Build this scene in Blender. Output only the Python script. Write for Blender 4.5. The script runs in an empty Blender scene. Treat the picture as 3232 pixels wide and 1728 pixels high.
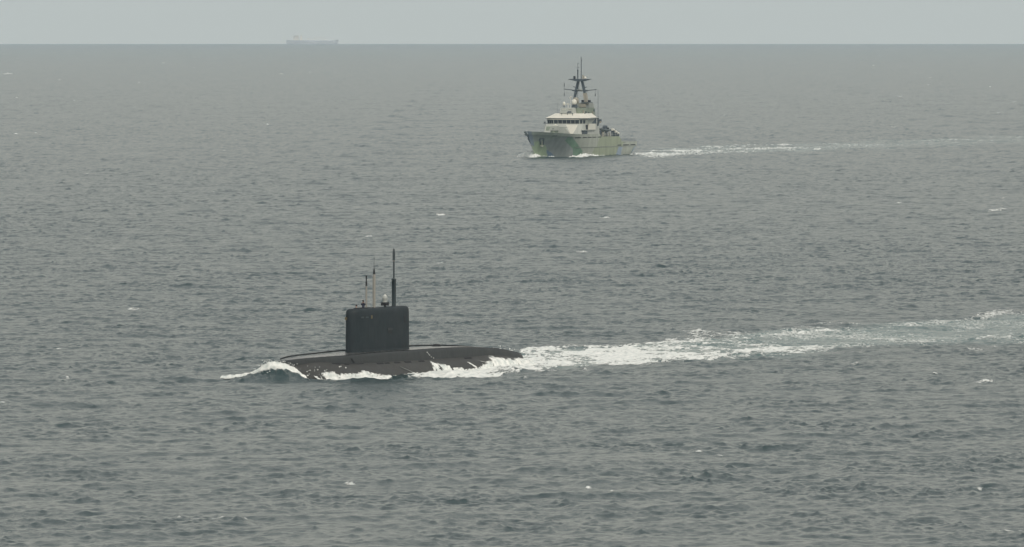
import bpy, math, random
import numpy as np
from mathutils import Vector, Matrix

# ------------------------------------------------------------------ camera, sky, sun, exposure
FPX = 31000.0            # focal length in pixels of a 3232 px wide picture
CAMH = 45.0              # eye height over the sea
REARTH = 7.43e6          # earth radius with refraction
PITCH = math.atan((864 - 32) / FPX)
scene = bpy.context.scene
COL = scene.collection

cam_d = bpy.data.cameras.new('camera')
cam_d.sensor_width = 36.0
cam_d.lens = 36.0 * FPX / 3232.0
cam_d.clip_start = 1.0
cam_d.clip_end = 120000.0
cam = bpy.data.objects.new('camera', cam_d)
COL.objects.link(cam)
cam.location = (0, 0, CAMH)
cam.rotation_euler = (math.radians(90) - PITCH, 0, 0)
scene.camera = cam

SUN_EL, SUN_AZ = math.radians(50), math.radians(160)     # azimuth clockwise from +Y (view direction)
world = bpy.data.worlds.new('World')
scene.world = world
world.use_nodes = True
wn, wl = world.node_tree.nodes, world.node_tree.links
wn.clear()
out = wn.new('ShaderNodeOutputWorld')
bg = wn.new('ShaderNodeBackground')
sky = wn.new('ShaderNodeTexSky')
sky.sky_type = 'NISHITA'
sky.sun_disc = False
sky.sun_elevation = SUN_EL
sky.sun_rotation = SUN_AZ
sky.altitude = 0
sky.air_density = 1.0
sky.dust_density = 4.0
sky.ozone_density = 1.0
# thin high overcast: most of the sky's colour is veiled by an even grey
veil = wn.new('ShaderNodeMix'); veil.data_type = 'RGBA'
tcw = wn.new('ShaderNodeTexCoord'); sxyz = wn.new('ShaderNodeSeparateXYZ'); thin = wn.new('ShaderNodeMapRange')
wl.new(tcw.outputs['Generated'], sxyz.inputs[0]); wl.new(sxyz.outputs[2], thin.inputs[0])
thin.inputs[1].default_value = 0.03; thin.inputs[2].default_value = 0.45      # the veil thins overhead
thin.inputs[3].default_value = 0.74; thin.inputs[4].default_value = 0.36
wl.new(thin.outputs[0], veil.inputs[0])
veil.inputs[7].default_value = (12.0, 11.4, 9.6, 1)
wl.new(sky.outputs[0], veil.inputs[6])
wl.new(veil.outputs[2], bg.inputs[0])
bg.inputs[1].default_value = 0.088
wl.new(bg.outputs[0], out.inputs[0])

sun_d = bpy.data.lights.new('sun', 'SUN')
sun_d.energy = 1.4
sun_d.angle = math.radians(14)
sun_d.color = (1.0, 0.95, 0.86)
sun = bpy.data.objects.new('sun', sun_d)
COL.objects.link(sun)
sd = Vector((math.sin(SUN_AZ) * math.cos(SUN_EL), math.cos(SUN_AZ) * math.cos(SUN_EL), math.sin(SUN_EL)))
sun.rotation_euler = sd.to_track_quat('Z', 'Y').to_euler()
sun.location = (0, 0, 200)

vs = scene.view_settings
vs.view_transform = 'Standard'; vs.look = 'None'; vs.exposure = 0.0; vs.gamma = 1.0
vs.use_curve_mapping = False
scene.cycles.volume_bounces = 1
scene.cycles.max_bounces = 6
scene.cycles.use_denoising = True

# ------------------------------------------------------------------ helpers
def drop(x, y):
    return -(x * x + y * y) / (2 * REARTH)

def sea_at(px, py, z=0.0):
    """point on the sea (height z) where a photo pixel looks"""
    u = (px - 1616) / FPX; v = (py - 864) / FPX
    dx, dy, dz = u, math.cos(PITCH) - v * math.sin(PITCH), -math.sin(PITCH) - v * math.cos(PITCH)
    t = 1000.0
    for _ in range(30):
        zz = z + drop(dx * t, dy * t)
        t = (zz - CAMH) / dz
    return dx * t, dy * t

def setp(o, label=None, cat=None, group=None, kind=None):
    if label: o['label'] = label
    if cat: o['category'] = cat
    if group: o['group'] = group
    if kind: o['kind'] = kind
    return o

def new_mesh_np(name, co, quads, mat, smooth=True, parent=None):
    """fast mesh from numpy arrays: co (n,3), quads (m,4)"""
    me = bpy.data.meshes.new(name)
    n, m = len(co), len(quads)
    me.vertices.add(n); me.vertices.foreach_set('co', co.astype(np.float32).ravel())
    me.loops.add(m * 4); me.loops.foreach_set('vertex_index', quads.astype(np.int32).ravel())
    me.polygons.add(m)
    me.polygons.foreach_set('loop_start', np.arange(0, m * 4, 4, dtype=np.int32))
    me.polygons.foreach_set('use_smooth', np.full(m, smooth, dtype=bool))
    me.update(calc_edges=True)
    if mat: me.materials.append(mat)
    o = bpy.data.objects.new(name, me)
    COL.objects.link(o)
    if parent: o.parent = parent
    return o

def nmat(name):
    m = bpy.data.materials.new(name); m.use_nodes = True
    nt = m.node_tree; nt.nodes.clear()
    o = nt.nodes.new('ShaderNodeOutputMaterial')
    return m, nt.nodes, nt.links, o

def paint(name, col, rough=0.6, metal=0.0, var=0.12, scale=0.8, bump=0.0, stain=None, stain_amt=0.0):
    """weathered paint: base colour broken up by two noises, optional vertical-ish stains"""
    m, N, L, o = nmat(name)
    p = N.new('ShaderNodeBsdfPrincipled')
    p.inputs['Roughness'].default_value = rough
    p.inputs['Metallic'].default_value = metal
    tc = N.new('ShaderNodeTexCoord')
    mp = N.new('ShaderNodeMapping'); mp.inputs['Scale'].default_value = (scale, scale, scale * 0.35)
    L.new(tc.outputs['Object'], mp.inputs[0])
    nz = N.new('ShaderNodeTexNoise'); nz.inputs['Scale'].default_value = 1.0; nz.inputs['Detail'].default_value = 5
    L.new(mp.outputs[0], nz.inputs['Vector'])
    mr = N.new('ShaderNodeMapRange')
    mr.inputs[1].default_value = 0.3; mr.inputs[2].default_value = 0.7
    mr.inputs[3].default_value = 1 - var; mr.inputs[4].default_value = 1 + var
    L.new(nz.outputs[0], mr.inputs[0])
    mul = N.new('ShaderNodeVectorMath'); mul.operation = 'SCALE'
    mul.inputs[0].default_value = col[:3]
    L.new(mr.outputs[0], mul.inputs['Scale'])
    L.new(mul.outputs[0], p.inputs['Base Color'])
    if bump:
        b = N.new('ShaderNodeBump'); b.inputs['Strength'].default_value = bump; b.inputs['Distance'].default_value = 0.05
        L.new(nz.outputs[0], b.inputs['Height']); L.new(b.outputs[0], p.inputs['Normal'])
    L.new(p.outputs[0], o.inputs[0])
    return m
# ------------------------------------------------------------------ sea
rng = np.random.default_rng(7)

def spectrum_tile(L, N, lam_peak, lam_min, lam_max, wind_deg, spread, seed, slope_rms, chop, fall=4.0):
    """wind-sea tile: heights and horizontal displacement from a directional spectrum"""
    r = np.random.default_rng(seed)
    k1 = np.fft.fftfreq(N, L / N) * 2 * np.pi
    kx, ky = np.meshgrid(k1, k1, indexing='ij')
    k = np.hypot(kx, ky); k[0, 0] = 1
    kp = 2 * np.pi / lam_peak
    P = np.exp(-1.25 * (kp / k) ** 2) / k ** fall
    th = np.arctan2(ky, kx) - math.radians(wind_deg)
    P *= np.abs(np.cos(th)) ** spread + 0.03
    P *= (k > 2 * np.pi / lam_max) * np.exp(-(k * lam_min / (2 * np.pi)) ** 2)
    P[0, 0] = 0
    A = np.sqrt(P) * (r.normal(size=(N, N)) + 1j * r.normal(size=(N, N)))
    h = np.fft.ifft2(A).real
    sx = np.fft.ifft2(1j * kx * A).real; sy = np.fft.ifft2(1j * ky * A).real
    s = slope_rms / math.sqrt((sx ** 2 + sy ** 2).mean())
    dx = np.fft.ifft2(1j * kx / k * A).real; dy = np.fft.ifft2(1j * ky / k * A).real
    return (h * s).astype(np.float32), (dx * s * chop).astype(np.float32), (dy * s * chop).astype(np.float32), L

def noise_tile(N, L, beta, lam_min, lam_max, seed, aniso=1.0):
    r = np.random.default_rng(seed)
    k1 = np.fft.fftfreq(N, L / N)
    kx, ky = np.meshgrid(k1, k1, indexing='ij')
    k = np.hypot(kx, ky * aniso); k[0, 0] = 1
    A = k ** (-beta) * (k > 1 / lam_max) * (k < 1 / lam_min)
    A[0, 0] = 0
    n = np.fft.ifft2(A * (r.normal(size=(N, N)) + 1j * r.normal(size=(N, N)))).real
    return (n / n.std()).astype(np.float32), L

def sample(tile, L, x, y):
    N = tile.shape[0]
    fx = (x / L * N) % N; fy = (y / L * N) % N
    ix = np.floor(fx).astype(np.int32); iy = np.floor(fy).astype(np.int32)
    tx = (fx - ix).astype(np.float32); ty = (fy - iy).astype(np.float32)
    ix %= N; iy %= N
    jx = (ix + 1) % N; jy = (iy + 1) % N
    return (tile[ix, iy] * (1 - tx) * (1 - ty) + tile[jx, iy] * tx * (1 - ty)
            + tile[ix, jy] * (1 - tx) * ty + tile[jx, jy] * tx * ty)

WIND = -52            # direction the sea runs towards, degrees from +X
T1 = spectrum_tile(241.0, 1024, 20, 1.3, 50, WIND, 2.0, 11, 0.076, 1.3)
T2 = spectrum_tile(83.0, 1024, 5.0, 0.6, 8.0, WIND + 20, 1.4, 12, 0.153, 1.38, 3.85)
GUST = noise_tile(512, 900.0, 1.6, 25, 600, 5)
NZ = noise_tile(1024, 97.0, 1.0, 0.3, 12, 21)
NZ2 = noise_tile(1024, 143.0, 1.5, 0.8, 40, 22)

# submarine and patrol ship datum points (used for bow waves and wakes as well)
SUBX, SUBY = sea_at(1190, 1182)
SUB_ANG = math.radians(62.0)
SUB_F = (-math.cos(SUB_ANG), -math.sin(SUB_ANG))       # forward
SUB_P = (math.sin(SUB_ANG), -math.cos(SUB_ANG))        # port
SH_ANG = math.radians(68.5)
SHIPX, SHIPY = 19.1, 3071.0
SH_F = (-math.cos(SH_ANG), -math.sin(SH_ANG))
SH_P = (math.sin(SH_ANG), -math.cos(SH_ANG))

def sub_ab(x, y):
    dx, dy = x - SUBX, y - SUBY
    return dx * SUB_F[0] + dy * SUB_F[1], dx * SUB_P[0] + dy * SUB_P[1]
def ship_ab(x, y):
    dx, dy = x - SHIPX, y - SHIPY
    return dx * SH_F[0] + dy * SH_F[1], dx * SH_P[0] + dy * SH_P[1]

def gauss(v, s): return np.exp(-(v / s) ** 2)

def hulls_height(x, y):
    """water raised or drawn down by the two hulls"""
    a, b = sub_ab(x, y)
    h = np.zeros_like(x)
    # mound pushed up by the submarine's nose: rounded across, steep fore side
    front = np.where(a > 25.8, gauss(a - 25.8, 8.5), gauss(a - 25.8, 3.0))
    h += (1.55 + 0.16 * sample(NZ[0], NZ[1], x * 1.7, y * 1.7)) * front * gauss(b - 0.3, 2.9)
    h += 0.42 * gauss(a - 25.5, 3.5) * gauss(b + 7.0, 4.0)
    # trough and swelling along the sides
    side = np.exp(-((np.abs(b) - 5.0) / 2.5) ** 2)
    h += -0.35 * gauss(a - 11, 6) * side
    h += 0.35 * gauss(a + 26, 7) * side
    # heaped water astern
    h += 0.7 * gauss(a + 43, 5) * gauss(b, 4)
    a2, b2 = ship_ab(x, y)
    hs = 0.5 * gauss(a2 - 31.5, 3.5) * gauss(np.abs(b2) - 2.5, 2.5)
    hs += -0.4 * gauss(a2 - 12, 8) * np.exp(-((np.abs(b2) - 7) / 3) ** 2)
    hs += 0.5 * gauss(a2 + 44, 6) * gauss(b2, 6)
    # two breaking crests in the foreground
    for px, py, hh, w in ((772, 1650, 0.45, 0.9), (1860, 1545, 0.25, 0.7), (1250, 760, 0.3, 1.2)):
        cx, cy = sea_at(px, py)
        h = h + hh * gauss(x - cx, w) * gauss((y - cy), 3.0) + 0.3 * hh * gauss(x - cx + 1.6, 1.8) * gauss(y - cy, 4.0)
    return h + hs

def sea_surface(x, y):
    """displaced sea position (x, y, z) for undisturbed positions x, y"""
    c, s = math.cos(0.6), math.sin(0.6)
    g = np.exp(0.12 * sample(GUST[0], GUST[1], x, y * 0.5) + 0.24 * sample(NZ2[0], NZ2[1], x * 0.7, y * 0.7))
    g = np.clip(g, 0.25, 2.8)
    z = sample(T1[0], T1[3], x, y); dx = sample(T1[1], T1[3], x, y); dy = sample(T1[2], T1[3], x, y)
    xr, yr = x * c + y * s, -x * s + y * c
    z2 = sample(T2[0], T2[3], xr, yr); ex = sample(T2[1], T2[3], xr, yr); ey = sample(T2[2], T2[3], xr, yr)
    dx2, dy2 = ex * c - ey * s, ex * s + ey * c
    far = 1.0 + 0.5 * np.clip((y - 1500.0) / 3500.0, 0, 1)
    a, b = sub_ab(x, y)
    calm = 1 - 0.55 * np.exp(-(np.clip(-a - 30, 0, None) * 0 + np.abs(b) / 9.0) ** 4) * (a < -30) * np.clip(1 + (a + 30) / 260, 0, 1)
    zz = (z + z2 * g) * far * calm + hulls_height(x, y) + drop(x, y)
    return x + dx + dx2 * g, y + dy + dy2 * g, zz

# one continuous sheet: rows across the view from close by to past the horizon
rows = [30.0]
while rows[-1] < 740: rows.append(rows[-1] * 1.06)
while rows[-1] < 33000:
    Y = rows[-1]
    rows.append(Y + min(max(0.62, 0.62 * (Y / 1400.0) ** 2), 70.0))
rows = np.array(rows)
fine = np.linspace(-0.0600, 0.0600, 900)
o1 = 0.0600 + 0.54 * (np.linspace(0, 1, 26)[1:]) ** 2
cols = np.concatenate([-o1[::-1], fine, o1])
Yg, Tg = np.meshgrid(rows, cols, indexing='ij')
X0 = (Yg * Tg).ravel(); Y0 = Yg.ravel()
SX, SY, SZ = sea_surface(X0, Y0)
NR, NC = len(rows), len(cols)
idx = np.arange(NR * NC).reshape(NR, NC)
quads = np.stack([idx[:-1, :-1].ravel(), idx[:-1, 1:].ravel(), idx[1:, 1:].ravel(), idx[1:, :-1].ravel()], 1)

# where each vertex lies as seen on the photograph of the undisturbed sea: used to trace the real outlines of the foam
def trace(x, y):
    dz = drop(x, y) - CAMH
    cp, sp = math.cos(PITCH), math.sin(PITCH)
    f = y * cp - dz * sp; u = y * sp + dz * cp
    return 1616 + FPX * x / f, 864 - FPX * u / f
PX, PY = trace(X0, Y0)
def rank(n):                   # turn a unit normal field into 0..1
    return 0.5 * (1 + np.tanh(0.8 * n * (1 + 0.044 * n * n)))
nA = sample(NZ[0], NZ[1], X0 * 1.1, Y0 * 0.55); nB = sample(NZ2[0], NZ2[1], X0 * 0.6 + 31, Y0 * 0.38)
FN = rank(0.70 * nA + 0.70 * nB)

def band(tab, soft=4.0):
    """tab [(px, top, bottom, density)] -> density at each vertex, soft edges"""
    t = np.array(tab, float)
    top = np.interp(PX, t[:, 0], t[:, 1]); bot = np.interp(PX, t[:, 0], t[:, 2]); d = np.interp(PX, t[:, 0], t[:, 3])
    wob = 4.0 * nB * np.clip((PX - 1600) / 300, 0.2, 1)
    e = np.minimum(PY + wob - top, bot - PY - wob) / soft
    return np.clip(e, 0, 1) * d * (PX >= t[0, 0]) * (PX <= t[-1, 0])
W_DENSE = [(1290, 1186, 1193, .7), (1360, 1178, 1194, .95), (1420, 1172, 1195, .98), (1500, 1160, 1194, .97), (1570, 1145, 1191, .95), (1640, 1125, 1176, .98), (1700, 1106, 1170, .95),
           (1760, 1110, 1160, .93), (1830, 1106, 1156, .9), (1900, 1098, 1153, .9), (1960, 1100, 1160, .85), (2020, 1104, 1157, .86), (2100, 1112, 1146, .92), (2200, 1110, 1142, .88),
           (2300, 1106, 1134, .8), (2450, 1094, 1124, .68), (2600, 1083, 1112, .52), (2800, 1073, 1096, .42), (3000, 1066, 1088, .36), (3130, 1056, 1084, .5), (3260, 1046, 1080, .48), (3600, 1030, 1062, .4)]
W_MIST = [(1640, 1098, 1172, .5), (1800, 1088, 1165, .34), (1900, 1086, 1162, .45), (2050, 1080, 1160, .42), (2200, 1070, 1145, .4), (2500, 1045, 1125, .33), (2800, 1030, 1100, .27), (3000, 1020, 1092, .27), (3600, 980, 1070, .25)]
W_UP = [(2060, 1060, 1100, 0), (2110, 1052, 1100, .36), (2200, 1046, 1095, .46), (2300, 1050, 1092, .36), (2440, 1046, 1080, .22), (2480, 1026, 1070, .5), (2560, 1020, 1058, .62),
        (2680, 1022, 1050, .5), (2760, 1028, 1048, .3), (2900, 1020, 1038, .36), (2980, 1012, 1032, .46), (3060, 1000, 1024, .5), (3120, 984, 1012, .62), (3170, 980, 1004, .45), (3260, 985, 1003, .3), (3600, 960, 985, .3)]
S_WAKE = [(2004, 484, 491, .9), (2060, 481, 496, .92), (2100, 478, 497, .9), (2180, 473, 491, .75), (2260, 467, 489, .6), (2360, 462, 485, .62), (2460, 461, 478, .62), (2520, 461, 476, .48), (2600, 459, 474, .36), (2760, 454, 468, .3), (2900, 449, 463, .27), (3230, 436, 451, .24), (3600, 422, 438, .2)]
dens = np.maximum.reduce([band(W_DENSE, 5), band(W_MIST, 8), band(W_UP, 6), band(S_WAKE, 2.5)])
aer = np.maximum.reduce([0.62 * band([(1640, 1100, 1172, 1), (1900, 1092, 1160, 1), (2100, 1080, 1150, .9), (2300, 1060, 1140, .75), (2500, 1028, 1125, .7), (2800, 1020, 1096, .7), (3100, 1000, 1090, .6), (3600, 960, 1075, .4)], 14),
                         0.45 * band([(2004, 480, 494, 1), (2200, 465, 492, .9), (2500, 456, 482, .8), (2800, 446, 470, .6), (3600, 415, 440, .4)], 5)]) * (0.55 + 0.45 * FN)
# whitecaps: (px, py, half width, half height, density)
CAPS = [(25, 233, 17, 4, .9), (52, 310, 6, 3, .8), (42, 357, 9, 3, .6), (52, 424, 7, 4, .9), (110, 420, 5, 2, .8), (190, 252, 5, 2, .7), (515, 200, 8, 2, .8), (888, 234, 10, 2, .8), (612, 214, 3, 2, .7), (783, 210, 3, 2, .6), (978, 228, 5, 2, .6),
        (1065, 231, 6, 2, .8), (438, 260, 3, 2, .7), (424, 340, 4, 2, .6), (234, 317, 4, 2, .6), (744, 397, 8, 2, .7), (846, 394, 6, 2, .8), (710, 477, 9, 3, .8), (275, 549, 4, 2, .5), (1390, 679, 12, 3, .8), (1305, 703, 4, 2, .6), (1165, 748, 13, 5, .9), (1010, 702, 8, 2, .7),
        (1910, 685, 24, 4, .7), (1388, 831, 12, 4, .9), (1510, 766, 26, 3, .6), (1840, 797, 20, 3, .5), (20, 893, 7, 5, .7), (205, 952, 8, 4, .7), (420, 974, 22, 3, .6), (670, 1000, 10, 3, .6), (1060, 1012, 6, 4, .7), (1300, 1046, 18, 3, .5), (185, 1104, 9, 4, .5), (215, 1191, 5, 3, .7),
        (8, 1272, 14, 3, .5), (2335, 940, 12, 5, .5), (2365, 948, 8, 5, .5), (3140, 666, 26, 5, .6), (3165, 660, 14, 4, .8), (3160, 628, 12, 4, .5), (2840, 306, 18, 3, .7), (2655, 110, 3, 1, .5), (2780, 176, 8, 1, .6), (2757, 207, 6, 2, .7), (2845, 211, 4, 2, .7), (2900, 230, 14, 2, .7), (2940, 246, 14, 2, .6), (2927, 269, 6, 2, .8), (3125, 275, 4, 2, .8),
        (3205, 323, 14, 4, .6), (2290, 365, 14, 3, .6), (2785, 395, 8, 3, .6), (2820, 401, 8, 3, .6), (2900, 400, 10, 2, .6), (3150, 358, 8, 2, .6), (2580, 471, 11, 4, 1), (2440, 405, 8, 4, .4), (2735, 691, 12, 3, .8), (2680, 656, 12, 2, .8), (2350, 580, 10, 2, .4), (1975, 268, 14, 3, .5), (1690, 256, 3, 2, .7), (1950, 335, 3, 2, .8), (1660, 245, 3, 2, .6), (1745, 470, 4, 3, .5), (2840, 640, 10, 3, .4),
        (1920, 1364, 10, 3, .5), (1860, 1537, 9, 7, 1), (1926, 1547, 6, 4, .8), (2208, 1432, 20, 4, .6), (2270, 1436, 16, 5, .6), (1105, 1527, 22, 4, .4), (160, 1482, 7, 5, .5), (780, 1641, 15, 10, .8), (690, 1636, 22, 4, .7), (600, 1642, 24, 3, .35), (565, 1637, 8, 2, .4), (480, 1500, 8, 3, .3),
        (2640, 1050, 14, 4, .5), (3080, 1104, 30, 5, .6), (3140, 1095, 9, 6, .9), (2700, 1150, 16, 4, .4), (1725, 1173, 60, 6, .75), (1790, 1180, 30, 5, .6), (1665, 1198, 16, 2, .8), (1848, 1170, 9, 5, .8), (1690, 1085, 8, 5, .7), (1730, 1103, 12, 5, .7), (2960, 1180, 24, 3, .5), (3110, 1205, 30, 4, .7), (2110, 1290, 12, 3, .3), (3190, 1675, 40, 5, .5), (3100, 1545, 12, 3, .5), (2330, 1584, 6, 3, .4),
        (850, 1160, 0.1, 0.1, 0), (1250, 1090, 0.1, 0.1, 0)]
rs = np.random.default_rng(99)
for _ in range(110):                    # the far scatter of tiny ones
    py = 165 + 900 * rs.random() ** 1.6; CAPS.append((3232 * rs.random(), py, 2 + 3 * rs.random(), 0.9 + 0.8 * rs.random(), .35))
capd = np.zeros_like(dens)
order = np.arange(NR)
rowpy = PY.reshape(NR, NC)[:, NC // 2]
for cx, cy, hw, hh, d in CAPS:
    r = np.nonzero(np.abs(rowpy - cy) < hh * 3)[0]
    if len(r) < 1: continue
    sl = slice(r[0] * NC, (r[-1] + 1) * NC)
    q = ((PX[sl] - cx) / (hw * 1.3)) ** 2 + ((PY[sl] - cy) / max(0.9, hh * 0.68)) ** 2 + 0.25 * nA[sl]
    capd[sl] = np.maximum(capd[sl], d * np.clip(1.15 - q, 0, 1))
print('sea verts', NR, NC, NR * NC)

def water_material():
    m, N, L, o = nmat('sea_water')
    p = N.new('ShaderNodeBsdfPrincipled')
    p.inputs['IOR'].default_value = 1.333
    tc = N.new('ShaderNodeTexCoord')
    at = N.new('ShaderNodeAttribute'); at.attribute_name = 'aerated'
    # base: dark grey green water, paler and milkier where churned full of air
    n0 = N.new('ShaderNodeTexNoise'); n0.inputs['Scale'].default_value = 0.02; n0.inputs['Detail'].default_value = 3
    L.new(tc.outputs['Object'], n0.inputs['Vector'])
    deep = N.new('ShaderNodeMix'); deep.data_type = 'RGBA'
    deep.inputs[6].default_value = (0.017, 0.040, 0.042, 1); deep.inputs[7].default_value = (0.022, 0.046, 0.046, 1)
    L.new(n0.outputs[0], deep.inputs[0])
    mix = N.new('ShaderNodeMix'); mix.data_type = 'RGBA'
    mix.inputs[7].default_value = (0.25, 0.37, 0.35, 1)
    L.new(deep.outputs[2], mix.inputs[6]); L.new(at.outputs['Fac'], mix.inputs[0])
    L.new(mix.outputs[2], p.inputs['Base Color'])
    p.inputs['Roughness'].default_value = 0.24
    n1 = N.new('ShaderNodeTexNoise'); n1.inputs['Scale'].default_value = 1.7; n1.inputs['Detail'].default_value = 4
    n1.inputs['Roughness'].default_value = 0.65
    L.new(tc.outputs['Object'], n1.inputs['Vector'])
    b = N.new('ShaderNodeBump'); b.inputs['Strength'].default_value = 1.0; b.inputs['Distance'].default_value = 0.11
    L.new(n1.outputs[0], b.inputs['Height'])
    L.new(b.outputs[0], p.inputs['Normal'])
    L.new(p.outputs[0], o.inputs[0])
    return m
WATER = water_material()
sea = new_mesh_np('sea', np.stack([SX, SY, SZ], 1), quads, WATER)
setp(sea, kind='structure')
at = sea.data.attributes.new('aerated', 'FLOAT', 'POINT')
at.data.foreach_set('value', aer.astype(np.float32))

def foam_material(name, cover=False):
    m, N, L, o = nmat(name)
    p = N.new('ShaderNodeBsdfPrincipled')
    tc = N.new('ShaderNodeTexCoord')
    nz = N.new('ShaderNodeTexNoise'); nz.inputs['Scale'].default_value = 1.3; nz.inputs['Detail'].default_value = 5
    L.new(tc.outputs['Object'], nz.inputs['Vector'])
    mx = N.new('ShaderNodeMix'); mx.data_type = 'RGBA'
    mx.inputs[6].default_value = (0.62, 0.67, 0.65, 1); mx.inputs[7].default_value = (0.86, 0.88, 0.85, 1)
    mr = N.new('ShaderNodeMapRange'); mr.inputs[1].default_value = 0.35; mr.inputs[2].default_value = 0.6
    L.new(nz.outputs[0], mr.inputs[0]); L.new(mr.outputs[0], mx.inputs[0]); L.new(mx.outputs[2], p.inputs['Base Color'])
    p.inputs['Roughness'].default_value = 0.85; p.inputs['Specular IOR Level'].default_value = 0.2
    b = N.new('ShaderNodeBump'); b.inputs['Strength'].default_value = 0.8; b.inputs['Distance'].default_value = 0.12
    L.new(nz.outputs[0], b.inputs['Height']); L.new(b.outputs[0], p.inputs['Normal'])
    if cover:
        at = N.new('ShaderNodeAttribute'); at.attribute_name = 'cover'
        n2 = N.new('ShaderNodeTexNoise'); n2.inputs['Scale'].default_value = 1.1; n2.inputs['Detail'].default_value = 6; n2.inputs['Roughness'].default_value = 0.7
        mp = N.new('ShaderNodeMapping'); mp.inputs['Scale'].default_value = (1.6, 0.55, 1); L.new(tc.outputs['Object'], mp.inputs[0]); L.new(mp.outputs[0], n2.inputs['Vector'])
        sp = N.new('ShaderNodeMapRange'); sp.inputs[1].default_value = 0.33; sp.inputs[2].default_value = 0.67
        sp.inputs[3].default_value = -0.75; sp.inputs[4].default_value = 0.35
        L.new(n2.outputs[0], sp.inputs[0])
        sm = N.new('ShaderNodeMath'); sm.operation = 'MULTIPLY_ADD'; sm.inputs[1].default_value = 1.75
        L.new(at.outputs['Fac'], sm.inputs[0]); L.new(sp.outputs[0], sm.inputs[2])
        cl = N.new('ShaderNodeClamp'); cl.inputs[2].default_value = 0.97; L.new(sm.outputs[0], cl.inputs[0])
        tr = N.new('ShaderNodeBsdfTransparent'); ms = N.new('ShaderNodeMixShader')
        L.new(cl.outputs[0], ms.inputs[0]); L.new(tr.outputs[0], ms.inputs[1]); L.new(p.outputs[0], ms.inputs[2])
        L.new(ms.outputs[0], o.inputs[0])
    else:
        L.new(p.outputs[0], o.inputs[0])
    return m
FOAM = foam_material('thick_foam'); FOAMC = foam_material('lacy_foam', True)
def foam_sheet(name, label, cat, density, soft=0.45, gain=1.0, group=None):
    """foam lying on the water: how much of each spot it covers falls off softly towards its ragged edge"""
    cov = np.clip((FN - (1 - density)) / soft + 0.18, 0, 1) * (density > 0) * np.clip(density * 3, 0, 1) * gain
    q4 = cov[quads].max(1) > 0.03
    qs = quads[q4]
    used, inv = np.unique(qs, return_inverse=True)
    lump = 0.025 + 0.06 * cov[used] * np.clip(nA[used], 0, 2)
    co = np.stack([SX[used], SY[used], SZ[used] + lump], 1)
    o = new_mesh_np(name, co, inv.reshape(-1, 4), FOAMC)
    at = o.data.attributes.new('cover', 'FLOAT', 'POINT'); at.data.foreach_set('value', cov[used].astype(np.float32))
    setp(o, label, cat, group, 'stuff'); print(name, len(qs))
    return o
SHIPSIDE = (PY < 600)
foam_sheet('wake_foam', 'broad white foaming wake trailing to the right behind the black submarine', 'wake foam', np.where(SHIPSIDE, 0, dens), gain=np.clip(1.0 - (PX - 1750) / 3600, 0.6, 1), soft=np.clip(0.5 + (PX - 1750) / 4000, 0.5, 0.8))
foam_sheet('wake_foam', 'thin white wake trailing to the right behind the grey and green patrol ship', 'wake foam', np.where(SHIPSIDE, dens, 0), soft=0.65, gain=0.72)
foam_sheet('whitecap_foam', 'small scattered white flecks where wave crests break on the open sea', 'whitecaps', capd, soft=0.7, gain=0.92)
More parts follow.
